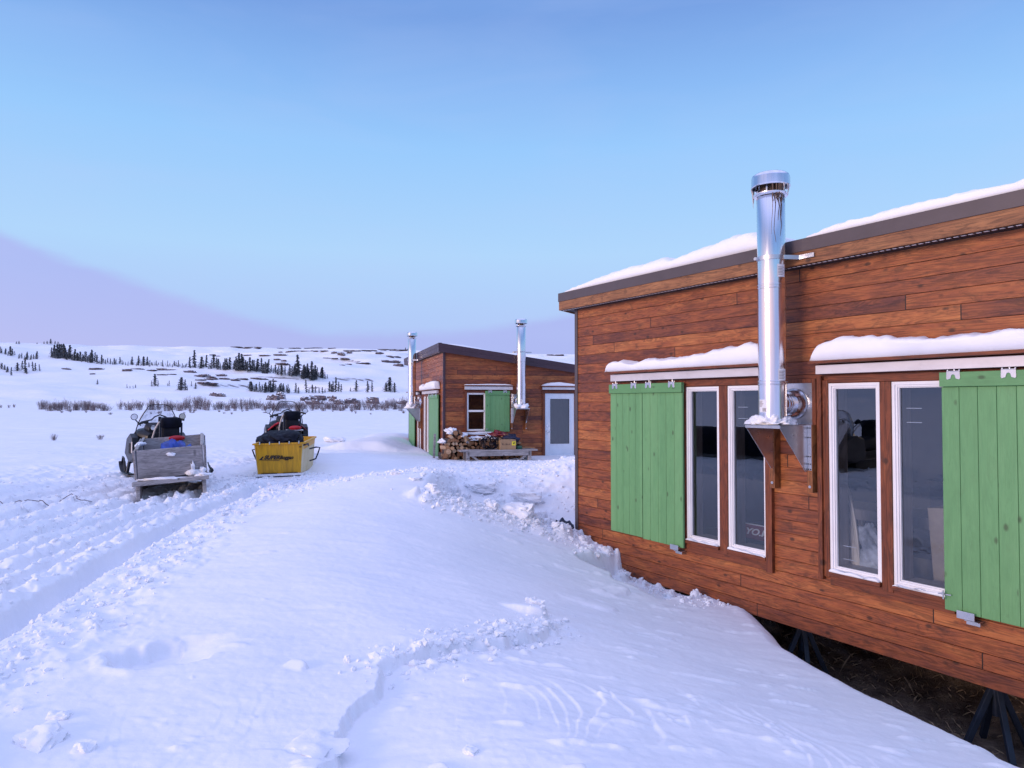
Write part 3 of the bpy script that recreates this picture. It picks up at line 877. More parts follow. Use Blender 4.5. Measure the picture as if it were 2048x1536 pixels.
def chimney(parent, M, uc, zs, zt, panel=True, cleat_z=.80, tar=True, oy=-.335):
    r = .13
    mb = MB()
    prof = [(0, zs+.045), (r*.96, zs+.045), (r, zs+.05)]
    for zz in (zs+.40, zs+1.32):
        prof += [(r, zz-.022), (r+.006, zz-.018), (r+.006, zz-.010), (r+.001, zz-.006), (r+.001, zz+.006), (r+.006, zz+.010), (r+.006, zz+.018), (r, zz+.022)]
    prof += [(r, zt-.235), (r-.004, zt-.230), (.10, zt-.229)]
    mb.lathe(prof, (uc, oy, 0), 48)
    # local space of the pipe runs upward so that streaks follow it
    pipe = mb.build('chimney', M_PIPE, parent, M, smooth=40)
    c = MB()
    R1 = .178
    c.lathe([(.12, zt-.226), (.150, zt-.226), (.160, zt-.214), (.160, zt-.200), (.152, zt-.196), (.13, zt-.212)], (uc, oy, 0), 40)
    c.lathe([(R1-.012, zt-.05), (R1-.012, zt-.133), (R1, zt-.138), (R1+.003, zt-.130), (R1, zt-.123), (R1, zt-.045), (R1-.008, zt-.022), (R1-.03, zt-.006), (R1-.07, zt), (0, zt+.003)], (uc, oy, 0), 48)
    for k in range(4):
        a = k*math.pi/2+.4
        c.box(uc+math.cos(a)*.125-.008, uc+math.cos(a)*.125+.008, oy+math.sin(a)*.125-.004, oy+math.sin(a)*.125+.004, zt-.22, zt-.03)
    c.build('rain_cap', M_PIPE, pipe, smooth=40)
    fo = MB(); fo.lathe([(.098, zt-.24), (.098, zt-.06), (.0, zt-.06)], (uc, oy, 0), 32); fo.build('flue_outlet', M_TAR, pipe, smooth=40)
    # wall band
    b = MB()
    zb_ = zs+1.59
    b.lathe([(r+.001, zb_-.022), (r+.005, zb_-.02), (r+.005, zb_+.02), (r+.001, zb_+.022)], (uc, oy, 0), 40)
    b.tube([(uc-.07, oy-.118, zb_), (uc-.07, oy-.15, zb_)], .016, 8)
    for s in (-1, 1):
        b.bar((uc+s*.135, oy+.01, zb_), (uc+s*.20, -.185, zb_), .006, .04)
        b.bar((uc+s*.19, -.186, zb_), (uc+s*(.36 if s > 0 else .22), -.186, zb_), .007, .04)
    b.build('wall_band', M_GALV, pipe, smooth=40)
    # tee to the wall
    tz = zs+.20
    tb = MB()
    rot = Matrix.Translation((uc, 0, tz)) @ Matrix.Rotation(R(90), 4, 'X')   # local z -> -y
    def lat(prof):
        tmp = MB(); tmp.lathe(prof, (0, 0, 0), 32)
        tb.add([rot @ Vector(p) for p in tmp.v], tmp.f)
    lat([(.150, .022), (.150, .030), (.118, .085), (.112, .10), (.098, .10), (.098, .15), (.104, .152), (.104, .168), (.098, .17), (.098, .19), (.104, .192), (.104, .208), (.098, .21), (.098, -oy-.07)])
    tb.build('tee', M_PIPE, pipe, smooth=35)
    # labels
    lb = MB()
    def curved(a0, a1, z0, z1, rr):
        n = 6
        vs = []; fs = []
        for k in range(n+1):
            a = R(a0+(a1-a0)*k/n)
            vs += [(uc+rr*math.sin(a), oy-rr*math.cos(a), z0), (uc+rr*math.sin(a), oy-rr*math.cos(a), z1)]
        for k in range(n): fs.append((2*k, 2*k+2, 2*k+3, 2*k+1))
        return vs, fs
    vs, fs = curved(-25, 15, zs+.12, zs+.24, r+.0015); lb.add(vs, fs, 0)
    for k in range(9):
        a = -4+k*1.9; vs, fs = curved(a, a+(.5+.5*(k % 3 == 0)), zs+.125, zs+.16, r+.003); lb.add(vs, fs, 1)
    for k in range(5):
        vs, fs = curved(-23, -8+(k % 3)*4, zs+.175+k*.012, zs+.179+k*.012, r+.003); lb.add(vs, fs, 1)
    lb.build('paper_label', [M_LABEL, M_INKGREY], pipe, recalc=False); lb = MB()
    vs, fs = curved(62, 100, zs+1.40, zs+1.52, r+.0015); lb.add(vs, fs, 0)
    for k in range(6):
        vs, fs = curved(65, 88+(k % 2)*6, zs+1.42+k*.014, zs+1.424+k*.014, r+.003); lb.add(vs, fs, 1)
    lb.build('paper_label', [M_LABEL, M_INKGREY], pipe, recalc=False); lb = MB()
    vs, fs = curved(62, 100, zs+.42, zs+.53, r+.0015); lb.add(vs, fs, 0)
    for k in range(6):
        vs, fs = curved(65, 88+(k % 2)*6, zs+.435+k*.014, zs+.439+k*.014, r+.003); lb.add(vs, fs, 1)
    lb.build('paper_label', [M_LABEL, M_INKGREY], pipe, recalc=False)
    # drips of tar and ice under the cap
    if tar:
        rd = random.Random(5)
        tb = MB()
        for k in range(15):
            a = R(rd.uniform(45, 104)); z1 = zt-.175
            L = rd.uniform(.03, .10) if k > 4 else rd.uniform(.2, .5)
            pts = []
            for q in range(5):
                zz = z1-.03-L*q/4
                aa = a+R(rd.uniform(-2, 2)) + R(q*rd.uniform(-2, 2))
                rr = .155 if q == 0 else r+.003
                pts.append((uc+rr*math.sin(aa), oy-rr*math.cos(aa), zz))
            tb.tube(pts, [.004, .003, .0025, .002, .001], 5)
        for k in range(7):
            a = R(rd.uniform(38, 78))
            tb.tube([(uc+.165*math.sin(a), oy-.165*math.cos(a), zt-.13), (uc+.150*math.sin(a+.03), oy-.150*math.cos(a+.03), zt-.225)], [.009, .005], 6)
        tb.build('creosote_drip', M_TAR, pipe, smooth=60)
        ib = MB()
        for a, L, rr in ((-75, .12, .010), (-72, .17, .006), (100, .11, .007), (96, .06, .007), (80, .08, .006), (-60, .03, .006)):
            a = R(a); x, y = uc+R1*math.sin(a), oy-R1*math.cos(a)
            ib = MB(); ib.tube([(x, y, zt-.132), (x+.004, y, zt-.135-L*.45), (x+.012*math.sin(a*3), y, zt-.135-L)], [rr*1.5, rr, .001], 7)
            ib.build('icicle', M_ICE, pipe, smooth=60)
    # sheet metal bracket on two timber cleats
    k = MB()
    a, b_ = uc-.19, uc+.205
    yf = oy-.165; yb = -.095
    k.box(a, b_, yf, yb, zs-.006, zs)
    k.box(a, b_, yf, yf+.004, zs-.030, zs-.0061)
    k.box(uc-.02, b_, yf+.01, yf+.13, zs-.028, zs-.0065)
    for uu in (a+.002, b_-.006):
        k.prism([(yf+.006, zs-.0065), (yb, zs-.0065), (yb, zs-.44), (yb-.03, zs-.44)], 'x', uu, uu+.004)
        k.bar((uu+.002, yf+.006, zs-.014), (uu+.002, yb-.03, zs-.438), .016, .005, up=(1, 0, 0))
    k.box(b_-.0015, b_+.040, yb-.004, yb, zs-.43, zs+.0)
    k.box(a-.04, a+.0015, yb-.004, yb, zs-.43, zs+.0)
    br = k.build('support_bracket', M_GALV, parent, M, bevel=.001, seg=1)
    sc = MB()
    for zz in (-.03, -.12, -.30, -.37, -.42):
        for du in (.008, .030):
            sc = MB(); sc.tube([(b_+du, yb-.004, zs+zz), (b_+du, yb-.009, zs+zz)], .006, 6); sc.build('screw', M_BLACK, br)
    for cu in (a-.045, b_-.012):
        cb = MB(); cb.box(cu, cu+.058, -.094, -.001, cleat_z, zs+.02 if cu < uc else zs+.0)
        cc = cb.build('cleat', M_CLEAT, br, bevel=.003)
        bb = MB(); bb.tube([(cu+.03, -.094, cleat_z+.055), (cu+.03, -.099, cleat_z+.055)], .014, 8)
        bb.tube([(cu+.03, -.099, cleat_z+.055), (cu+.03, -.104, cleat_z+.055)], .006, 6)
        bb.build('screw', M_GALV, br)
    if panel:
        pb = MB(); pb.box(uc-.205, uc+.205, -.016, -.001, zs, zs+.40)
        pl = pb.build('flue_panel', M_GALV, parent, M, bevel=.001)
        fb = MB(); ring_boxes(fb, uc-.245, uc+.245, zs-.04, zs+.44, .04, -.028, -.0005)
        fb.build('panel_frame', M_TRIM_V, pl, bevel=.003)

def casing(parent, M, posts, rails_, name='casing'):
    mb = MB()
    for (a, b, c, d_, t_) in posts:
        mb = MB(); mb.box(a, b, -t_, -.0005, c, d_); mb.build(name, M_TRIM_V, parent, M, bevel=.003)
    for (a, b, c, d_, t_) in rails_:
        mb = MB(); mb.box(a, b, -t_, -.0005, c, d_); mb.build('head_board' if c > 1.5 else 'sill_board', M_TRIM_H, parent, M, bevel=.003)

SLOPE = .136
def shell(root, zt, openings, end_openings, metal, lower, LEN, DEP, trim):
    """walls, lining, roof and fascia of one cabin; high wall = local y 0"""
    I = Matrix.Identity(4)
    zb_ = -.55
    siding(root, I, .035, LEN-.035, zb_, zt, openings)
    ME = Matrix.Translation((LEN, 0, 0)) @ Matrix.Rotation(R(90), 4, 'Z')
    siding(root, ME, .035, DEP-.035, zb_, zt, end_openings, plane=(SLOPE, 1, zt-.002))
    MW = Matrix.Translation((0, DEP, 0)) @ Matrix.Rotation(R(-90), 4, 'Z')
    siding(root, MW, .035, DEP-.035, zb_, zt, [], plane=(-SLOPE, 1, zt-.002-SLOPE*DEP))
    MBk = Matrix.Translation((LEN, DEP, 0)) @ Matrix.Rotation(R(180), 4, 'Z')
    siding(root, MBk, .035, LEN-.035, zb_, zt-SLOPE*DEP, [])
    # room lining
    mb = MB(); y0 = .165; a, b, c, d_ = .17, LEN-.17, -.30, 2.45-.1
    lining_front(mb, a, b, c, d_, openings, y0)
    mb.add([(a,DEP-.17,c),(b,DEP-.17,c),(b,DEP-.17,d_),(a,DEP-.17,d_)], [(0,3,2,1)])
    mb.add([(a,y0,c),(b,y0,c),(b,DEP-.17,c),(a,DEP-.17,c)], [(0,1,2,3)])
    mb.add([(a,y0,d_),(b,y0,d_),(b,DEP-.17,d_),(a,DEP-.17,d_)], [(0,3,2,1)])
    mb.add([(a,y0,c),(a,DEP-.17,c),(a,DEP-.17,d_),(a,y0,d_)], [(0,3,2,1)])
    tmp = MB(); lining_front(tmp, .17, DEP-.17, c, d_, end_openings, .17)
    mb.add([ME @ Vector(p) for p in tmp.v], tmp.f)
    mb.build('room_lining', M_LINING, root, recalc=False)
    fl = MB(); fl.box(.02, LEN-.02, .02, DEP-.02, zb_+.004, zb_+.2)
    fl.build('floor_frame', M_CLEAT, root)
    # corner trim
    tb = MB()
    for (x0, x1, y0_, y1_, ztop) in ((-.012, .05, -.014, .05, zt-.002), (LEN-.05, LEN+.014, -.014, .05, zt-.002)):
        tb = MB(); tb.box(x0, x1, y0_, y1_, zb_, ztop); tb.build('corner_trim', trim, root, bevel=.003)
    for (x0, x1) in ((-.012, .05), (LEN-.05, LEN+.014)):
        tb = MB(); tb.box(x0, x1, DEP-.05, DEP+.014, zb_, zt-SLOPE*DEP-.002); tb.build('corner_trim', trim, root, bevel=.003)
    # roof deck
    OV = .165
    x0, x1 = -.17, LEN+.17
    ya, yb = -OV, DEP+OV
    zf = zt+.235
    rb = MB()
    def rz(y): return zf - SLOPE*(y+OV)
    rb.add([(x0+.012, ya+.012, zt+.012), (x1-.012, ya+.012, zt+.012), (x1-.012, yb, zt+.012-SLOPE*(yb-ya)), (x0+.012, yb, zt+.012-SLOPE*(yb-ya)),
            (x0+.012, ya+.012, rz(ya)-.006), (x1-.012, ya+.012, rz(ya)-.006), (x1-.012, yb, rz(yb)-.006), (x0+.012, yb, rz(yb)-.006)],
           [(0,3,2,1),(4,5,6,7),(0,1,5,4),(1,2,6,5),(2,3,7,6),(3,0,4,7)])
    roof = rb.build('roof', M_SOFFIT, root)
    # fascia: metal above, second band below
    fm = MB()
    fm.box(x0-.014, x1+.014, ya-.012, ya, zt+.118, zf+.004)
    fm.box(x0-.014, x1+.014, ya+.0005, ya+.08, zf-.008, zf+.006)
    for s, xx in ((0, x0-.012), (1, x1)):
        fm.prism([(ya+.0005, zt+.118), (yb, zt+.118-SLOPE*(yb-ya)), (yb, rz(yb)+.004), (ya+.0005, rz(ya)+.004)], 'x', xx, xx+.012)
    fm.build('metal_fascia', metal, roof, bevel=.002)
    fw = MB()
    fw.box(x0-.004, x1+.004, ya-.004, ya+.018, zt-.005, zt+.1175)
    for s, xx in ((0, x0-.006), (1, x1-.012)):
        fw.prism([(ya+.019, zt-.005), (yb, zt-.005-SLOPE*(yb-ya)), (yb, zt+.1175-SLOPE*(yb-ya)), (ya+.019, zt+.1175)], 'x', xx, xx+.018)
    fw.build('fascia_board', lower, roof, bevel=.002)
    sf = MB()
    sf.box(x0+.02, x1-.02, ya+.019, -.002, zt+.001, zt+.008)
    sf.box(x0+.02, x1-.02, ya+.019, ya+.062, zt-.010, zt+.0005)
    sf.build('soffit', M_SOFFIT, roof)
    vb = MB()
    for k in range(int((LEN+.2)/.055)):
        vb.box(x0+.05+k*.055, x0+.05+k*.055+.034, ya+.024, ya+.046, zt-.0125, zt-.0105)
    vb.build('soffit_vent', M_VENT, roof)
    # snow lying on the roof is built separately
    return rz

def root_at(name, origin, xdir, label, cat, group=None):
    return empty(name, (origin[0], origin[1], 0), math.atan2(xdir[1], xdir[0]), label, cat, group)

def wmat(root, M=None):
    m_ = Matrix.Translation(root.location) @ Matrix.Rotation(root.rotation_euler[2], 4, 'Z')
    return m_ @ M if M is not None else m_

def snow_cap(label, W, u0, u1, y0, y1, zf, hs, group=None, seed=1, bulge=.04, name='snow_ridge', nu=None, tilt=0.0, na=14, rough=.018):
    """soft ridge of snow: u0..u1 along the wall, y0 (outer) .. y1 (inner), hs = [(u, height)]"""
    nu = nu or int((u1-u0)/.025)+8
    us = np.linspace(u0, u1, nu)
    H = interp_s(us, [p[0] for p in hs], [p[1] for p in hs], .05)
    ends = np.clip(np.minimum(us-u0, u1-us)/.06, 0, 1)**.5
    vs = []; fs = []
    for i, uu in enumerate(us):
        for k in range(na):
            t_ = k/(na-1)
            a = math.pi*t_
            yy = (y0+y1)/2 - (y1-y0)/2*math.copysign(abs(math.cos(a))**.75, math.cos(a))*(.8+.2*ends[i])
            hh = max(.004, H[i]*ends[i])
            z = hh*math.sin(a)**.55
            yb = bulge*math.sin(a)*max(0, math.cos(a))*(1+1.2*float(vnoise(np.array([uu*3.1]), np.array([seed*3.3]), seed)[0]))
            n_ = rough*float(fbm(np.array([uu*5+seed]), np.array([t_*3.0]), 3, seed)[0])
            n2 = .5*rough*float(fbm(np.array([uu*19+seed]), np.array([t_*9.0]), 2, seed+3)[0])
            vs.append((uu, yy-yb+n_*math.sin(a), zf + tilt*(yy-y0) + z + (n_+n2)*1.2*math.sin(a)))
    for i in range(nu-1):
        for k in range(na-1):
            fs.append((i*na+k, (i+1)*na+k, (i+1)*na+k+1, i*na+k+1))
        fs.append((i*na, i*na+na-1, (i+1)*na+na-1, (i+1)*na))
    fs.append(tuple(range(na))); fs.append(tuple((nu-1)*na+k for k in reversed(range(na))))
    mb = MB(); mb.add(vs, fs)
    o = mb.build(name, M_SNOW, smooth=180)
    o.matrix_world = W
    return tag(o, label, 'snow', group)

def blob(label, loc, size, seed, name='snow_lump', cat='snow', mat=None, group=None, sub=4, amp=.35, freq=1.6, flat=-.35, rz=0.0, boxy=0.0):
    bm = bmesh.new(); bmesh.ops.create_icosphere(bm, subdivisions=sub, radius=1)
    co = np.array([v.co[:] for v in bm.verts])
    if boxy:
        mxx = np.abs(co).max(1, keepdims=True); co = co*(1-boxy) + (co/mxx)*boxy*.86
    n_ = fbm(co[:, 0]*freq+seed*3.1+co[:, 2]*1.3, co[:, 1]*freq-co[:, 2]*freq*1.1, 4, seed)
    n2 = fbm(co[:, 0]*freq*4+seed, co[:, 1]*freq*4-co[:, 2]*freq*3.1, 2, seed+5)
    co = co*(1+amp*n_+amp*.25*n2)[:, None]
    co[:, 2] = np.maximum(co[:, 2], flat)
    for v, c in zip(bm.verts, co): v.co = (c[0]*size[0], c[1]*size[1], c[2]*size[2])
    me = bpy.data.meshes.new(name); bm.to_mesh(me); bm.free()
    me.materials.append(mat or M_SNOW)
    me.polygons.foreach_set('use_smooth', [True]*len(me.polygons))
    if boxy: me.set_sharp_from_angle(angle=R(38))
    o = bpy.data.objects.new(name, me); COL.objects.link(o)
    o.location = loc; o.rotation_euler = (0, 0, rz)
    if label: tag(o, label, cat, group)
    return o

I4 = Matrix.Identity(4)
# ---- near cabin
near = root_at('wooden_cabin', NC, NU, 'stained wooden cabin with tall windows and green shutters, raised on black steel stands', 'cabin', 'wooden cabins')
ZT = 2.965
W1 = (2.14, 2.632, .085, 1.83); W2 = (2.755, 3.255, .085, 1.83)
W3 = (3.965, 4.462, .085, 1.83); W4 = (4.57, 5.065, .085, 1.83)
shell(near, ZT, [W1, W2, W3, W4], [], M_FLASH, M_FASCIA, NLEN, NDEP, M_FLASH)
casement(near, I4, *W1); casement(near, I4, *W2, ticks=(1.60, 1.48)); casement(near, I4, *W3, ticks=(.33, .21)); casement(near, I4, *W4, ticks=(1.60, 1.48))
casing(near, I4, [(2.085, 2.138, .0, 1.90, .03), (2.634, 2.69, .02, 1.835, .022), (2.693, 2.753, .02, 1.835, .03), (3.257, 3.335, -.06, 1.90, .045),
                  (3.86, 3.905, .0, 1.90, .05), (3.907, 3.963, .03, 1.86, .028), (4.464, 4.515, .02, 1.835, .024), (4.518, 4.568, .02, 1.835, .03), (5.067, 5.13, .0, 1.90, .03)],
       [(2.14, 3.255, -.052, .045, .026), (2.14, 2.632, .047, .084, .05), (2.757, 3.253, .047, .084, .05), (2.14, 3.255, 1.838, 1.905, .026),
        (3.965, 5.065, -.04, .045, .022), (3.967, 4.46, .047, .084, .05), (4.572, 5.063, .047, .084, .05), (3.965, 5.065, 1.838, 1.905, .026)])
rail(near, I4, .90, 3.30, 1.925, 2.01, 2.02)
rail(near, I4, 3.90, 6.30, 1.918, 1.998, 2.012)
shutter(near, I4, .855, 1.458, .0, 1.885, (.975, 1.335), npl=5)
shutter(near, I4, 1.466, 2.146, -.012, 1.885, (1.60, 1.995), npl=5, bracket=2.04)
shutter(near, I4, 5.018, 5.69, .0, 1.893, (5.125, 5.518), npl=5, latch=(5.03, .12), bracket=5.20)
shutter(near, I4, 5.698, 6.30, .0, 1.893, (5.80, 6.18), npl=5)
chimney(near, I4, 3.59, 1.44, 3.855)
# loose bright screws at the base of the post
WN = wmat(near)
snow_cap('wavy snow ridge on the window ledge left of the big chimney', WN, .885, 3.36, -.185, -.005, 2.046,
         [(.88, .09), (1.0, .13), (1.2, .15), (1.4, .09), (1.6, .13), (1.9, .13), (2.2, .12), (2.5, .14), (2.8, .19), (3.1, .21), (3.36, .18)], 'snow on the window ledges', 4, bulge=.06, rough=.034)
snow_cap('thick rounded snow pillow on the ledge right of the big chimney', WN, 3.885, 6.33, -.185, -.005, 2.038,
         [(3.88, .10), (3.98, .17), (4.2, .20), (4.5, .19), (4.75, .16), (5.0, .13), (5.3, .145), (5.6, .17), (6.3, .17)], 'snow on the window ledges', 9, bulge=.06, rough=.030)
snow_cap('snow slab on the roof edge left of the big chimney', WN, -.155, 3.42, -.135, 1.6, ZT+.237,
         [(-.16, .05), (.2, .15), (.7, .20), (1.2, .25), (1.6, .25), (2.0, .22), (2.5, .28), (2.9, .33), (3.1, .34), (3.25, .27), (3.42, .20)], 'snow on the big cabin roof', 12, bulge=.03, tilt=-SLOPE, na=20, rough=.07)
snow_cap('thinner snow slab on the roof edge right of the big chimney', WN, 3.76, 7.33, -.135, 1.6, ZT+.237,
         [(3.76, .03), (4.0, .13), (4.3, .19), (4.6, .18), (5.0, .20), (5.4, .17), (5.9, .19), (7.3, .18)], 'snow on the big cabin roof', 15, bulge=.03, tilt=-SLOPE, na=20, rough=.06)
b = blob('lumpy snow heap on the big chimney shelf', WN @ Vector((3.575, -.34, 1.445)), (.215, .17, .105), 6, sub=5, amp=.7, freq=2.2, flat=-.02, rz=near.rotation_euler[2])
# steel stands under the cabin
def jack_stand(u, y, label, zg):
    loc = WN @ Vector((u, y, zg))
    j = empty('jack_stand', loc, near.rotation_euler[2]+.3, label, 'stand', 'steel stands under the cabin')
    H = -.55-zg
    p = MB(); p.tube([(0, 0, H*.45), (0, 0, H-.02)], .030, 10); p.tube([(0, 0, H-.14), (0, 0, H-.02)], .045, 8); p.build('post', M_STEEL, j, smooth=40)
    t_ = MB(); t_.box(-.09, .09, -.09, .09, H-.02, H-.004); t_.build('top_plate', M_STEEL, j)
    for k in range(4):
        a = k*math.pi/2+.55
        l = MB(); l.bar((math.cos(a)*.035, math.sin(a)*.035, H-.10), (math.cos(a)*.24, math.sin(a)*.24, -.02), .045, .045)
        l.build('leg', M_STEEL, j, bevel=.004)
jack_stand(3.42, .32, 'black steel stand under the cabin, half sunk behind the drift', -1.12)
jack_stand(5.20, .32, 'black splayed steel stand under the cabin, standing clear of the drift', -1.12)
for (a_, b_, hs_, lab) in ((2.15, 2.62, .022, 'dusting of snow on the sill of the window beside the double shutter'), (2.76, 3.25, .018, 'thin snow line on the sill of the window left of the chimney bracket'),
                          (3.97, 4.45, .026, 'uneven snow on the sill of the window with the pointed board'), (4.575, 5.02, .030, 'lumpy snow on the sill of the window with cardboard boxes')):
    snow_cap(lab, WN, a_, b_, -.052, -.012, .0855, [(a_, hs_*1.6), (a_+.1, hs_*.4), (a_+.25, hs_), (b_-.12, hs_*.3), (b_, hs_*1.5)], None, int(a_*7), bulge=.012, rough=.02, na=9)
# ---- far cabin
FO = FC + FI*FLEN
far = root_at('wooden_cabin', FO, -FI, 'small wooden cabin with white door and two metal chimneys behind the snow bank', 'cabin', 'wooden cabins')
ZF = 3.075
V1 = (2.30, 2.80, .085, 1.85); V2 = (2.86, 3.28, .085, 1.85); V3 = (3.72, 4.20, .085, 1.85); V4 = (4.35, 4.90, .085, 1.85)
EW = (.668, 1.215, .85, 1.93); ED = (2.985, 3.90, -.15, 1.925)
shell(far, ZF, [V1, V2, V3, V4], [EW, ED], M_FLASH2, M_FLASH2, FLEN, FDEP, M_FLASH2)
ME = Matrix.Translation((FLEN, 0, 0)) @ Matrix.Rotation(R(90), 4, 'Z')
for v in (V1, V2, V3, V4): casement(far, I4, *v)
casing(far, I4, [(2.235, 2.298, 0, 1.9, .03), (2.802, 2.858, .02, 1.85, .03), (3.282, 3.345, -.05, 1.9, .045), (3.655, 3.718, -.05, 1.9, .045), (4.202, 4.348, .02, 1.85, .03), (4.902, 4.96, 0, 1.9, .03)],
       [(2.30, 3.28, -.04, .083, .03), (3.72, 4.90, -.04, .083, .03), (2.30, 3.28, 1.853, 1.91, .03), (3.72, 4.90, 1.853, 1.91, .03)])
rail(far, I4, .6, 3.0, 1.925, 2.01, 2.02); rail(far, I4, 3.95, 6.68, 1.925, 2.01, 2.02)
shutter(far, I4, .55, 1.25, 0, 1.885, (.7, 1.1)); shutter(far, I4, 1.26, 1.99, 0, 1.885, (1.4, 1.85))
shutter(far, I4, 5.10, 5.86, 0, 1.885, (5.25, 5.7)); shutter(far, I4, 5.87, 6.72, 0, 1.885, (6.0, 6.55))
chimney(far, I4, 3.20, 1.47, 4.0, tar=False)
# end wall with window and door
casement(far, ME, *EW, mid=1.417)
casing(far, ME, [(.60, .666, .80, 1.99, .035), (1.217, 1.28, .80, 1.99, .035), (2.90, 2.983, -.25, 1.99, .035), (3.902, 3.98, -.25, 1.99, .035)],
       [(.60, 1.28, .765, .80, .04), (.668, 1.215, 1.932, 1.99, .03), (2.985, 3.90, 1.927, 1.99, .03)])
rail(far, ME, .585, 1.98, 2.02, 2.11, 2.12, out=.15); rail(far, ME, 2.88, 4.05, 2.03, 2.10, 2.11, out=.15)
shutter(far, ME, 1.185, 1.90, .825, 1.985, (1.32, 1.76), npl=5, latch=(1.22, .9))
chimney(far, ME, 2.165, 1.50, 4.03, tar=False, cleat_z=.86)
dm = MB()
ring_boxes(dm, 2.99, 3.895, -.14, 1.92, .135, .0, .045, wb=.57)
ring_boxes(dm, 3.115, 3.77, .42, 1.795, .03, -.012, .0, wb=.03)
door = dm.build('door', M_DOORP, far, ME, bevel=.004)
g = MB(); g.add([(3.12, .02, .42), (3.77, .02, .42), (3.77, .02, 1.79), (3.12, .02, 1.79)], [(0,1,2,3)]); g.build('pane', M_GLASS, door, recalc=False)
h = MB()
h.tube([(3.055, 0, .82), (3.055, -.05, .82)], .03, 12); h.tube([(3.055, -.05, .82), (3.14, -.055, .82)], .012, 8); h.tube([(3.055, 0, .98), (3.055, -.02, .98)], .028, 12)
h.build('handle', M_CHROME, door, smooth=40)
WF = wmat(far); WFE = wmat(far, ME)
snow_cap('snow pillow on the small cabin ledge above the side shutter', WF, 3.9, 6.72, -.185, -.005, 2.046, [(3.9, .14), (4.3, .2), (4.6, .12), (5.2, .22), (6.0, .24), (6.7, .22)], 'snow on the window ledges', 21, bulge=.06)
snow_cap('thin snow strip on the ledge over the small cabin end window', WFE, .57, 2.0, -.145, -.005, 2.146, [(.5, .015), (1.2, .04), (1.8, .035), (2.0, .01)], 'snow on the window ledges', 22, bulge=.01, rough=.008)
snow_cap('snow hump on the ledge over the white door', WFE, 2.87, 4.07, -.145, -.005, 2.136, [(2.87, .03), (3.1, .10), (3.4, .12), (3.8, .07), (4.07, .02)], 'snow on the window ledges', 23, bulge=.02, rough=.01)
snow_cap('snow slab lying on the small cabin roof', WF, .3, 6.3, .15, 2.4, ZF+.2, [(.3, .1), (2, .22), (4, .28), (5.5, .22), (6.3, .03)], None, 24, bulge=.03, tilt=-SLOPE, na=20, rough=.06)
snow_cap('long thin snow sheet on the low side of the small cabin roof', WFE, 2.1, 4.95, .1, 3.0, 0, [(2.1, .01), (3, .05), (4.9, .09)], None, 25, bulge=.01, na=16, rough=.02).matrix_world = WFE @ Matrix.Translation((0, 0, ZF+.235-SLOPE*.165)) @ Matrix.Rotation(math.atan(SLOPE), 4, 'Y')
blob('snow heap on the shelf of the chimney beside the door', WFE @ Vector((2.165, -.34, 1.50)), (.24, .19, .16), 16, sub=4, amp=.6, freq=2.0, flat=-.02, rz=far.rotation_euler[2])
blob('snow heap on the shelf of the side wall chimney', WF @ Vector((3.20, -.34, 1.47)), (.25, .2, .2), 17, sub=4, amp=.6, freq=2.0, flat=-.02, rz=far.rotation_euler[2])
# ---- things seen inside the near cabin
def place(o, u, y, z, rz=0.0):
    o.matrix_world = WN @ Matrix.Translation((u, y, z)) @ Matrix.Rotation(rz, 4, 'Z')
    return o
mb = MB()
pr = []
for k in range(13):
    t_ = k/12; wdt = .075*(1-(max(0, t_-.45)/.55)**2.2)*(.8+.2*t_)+.002
    pr.append((wdt, -.30+t_*1.20))
poly = [(w_, z_) for w_, z_ in pr] + [(-w_, z_) for w_, z_ in reversed(pr)]
mb.prism(poly, 'y', -.009, .009)
o = place(mb.build('fur_stretcher', M_BOARD, bevel=.003), 4.03, .25, 0, .1)
o.matrix_world = o.matrix_world @ Matrix.Rotation(R(-4), 4, 'Y')
tag(o, 'pale pointed wooden board leaning inside the window', 'board')
o = blob('crumpled grey plaid cloth draped inside the window', (0, 0, 0), (.19, .10, .27), 33, 'plaid_cloth', 'cloth', M_CLOTH, sub=5, amp=.75, freq=1.1, flat=-1)
place(o, 4.17, .33, .20, .3)
def carton(u, y, z, sx, sy, sz, label, mat=M_CARD2, rz=0.0, lean=0.0):
    mb = MB(); mb.box(-sx/2, sx/2, -sy/2, sy/2, 0, sz)
    mb.box(-.03, .03, -sy/2-.0015, sy/2+.0015, sz-.001, sz+.0015); mb.box(-.03, .03, -sy/2-.0015, -sy/2-.0002, sz-.08, sz+.0005)
    o = mb.build('cardboard_box', mat, bevel=.004); place(o, u, y, z, rz)
    if lean: o.matrix_world = o.matrix_world @ Matrix.Rotation(lean, 4, 'Y')
    return tag(o, label, 'box')
carton(4.40, .85, -.298, .24, .3, .50, 'pale cardboard box on the cabin floor behind the glass', rz=.15)
carton(4.79, .52, -.298, .16, .25, 1.03, 'tall narrow cardboard box standing inside next to the sliding shutter', lean=R(-4))
carton(3.98, .95, .02, .14, .2, .72, 'slim brown box standing behind the window mullion', M_CARD)
t_ = empty('work_bench', WN @ Vector((4.0, 1.9, -.298)), near.rotation_euler[2], 'plain wooden bench along the dark cabin interior', 'bench')
mb = MB(); mb.box(-1.2, 1.5, -.3, .3, .70, .74); mb.box(-1.2, 1.5, -.325, -.301, .62, .735); mb.build('bench_top', M_JAMB, t_, bevel=.003)
for sx in (-1.1, 1.4):
    for sy in (-.25, .25):
        l = MB(); l.box(sx-.03, sx+.03, sy-.03, sy+.03, 0, .699); l.build('leg', M_JAMB, t_)
o = MB(); o.box(-.12, .12, -.12, .12, 0, .36); o.box(-.13, .13, -.13, .13, .3605, .38)
o = place(o.build('storage_crate', M_BLACK, bevel=.006), 4.06, 1.85, .443); tag(o, 'black crate standing on the indoor bench', 'crate')
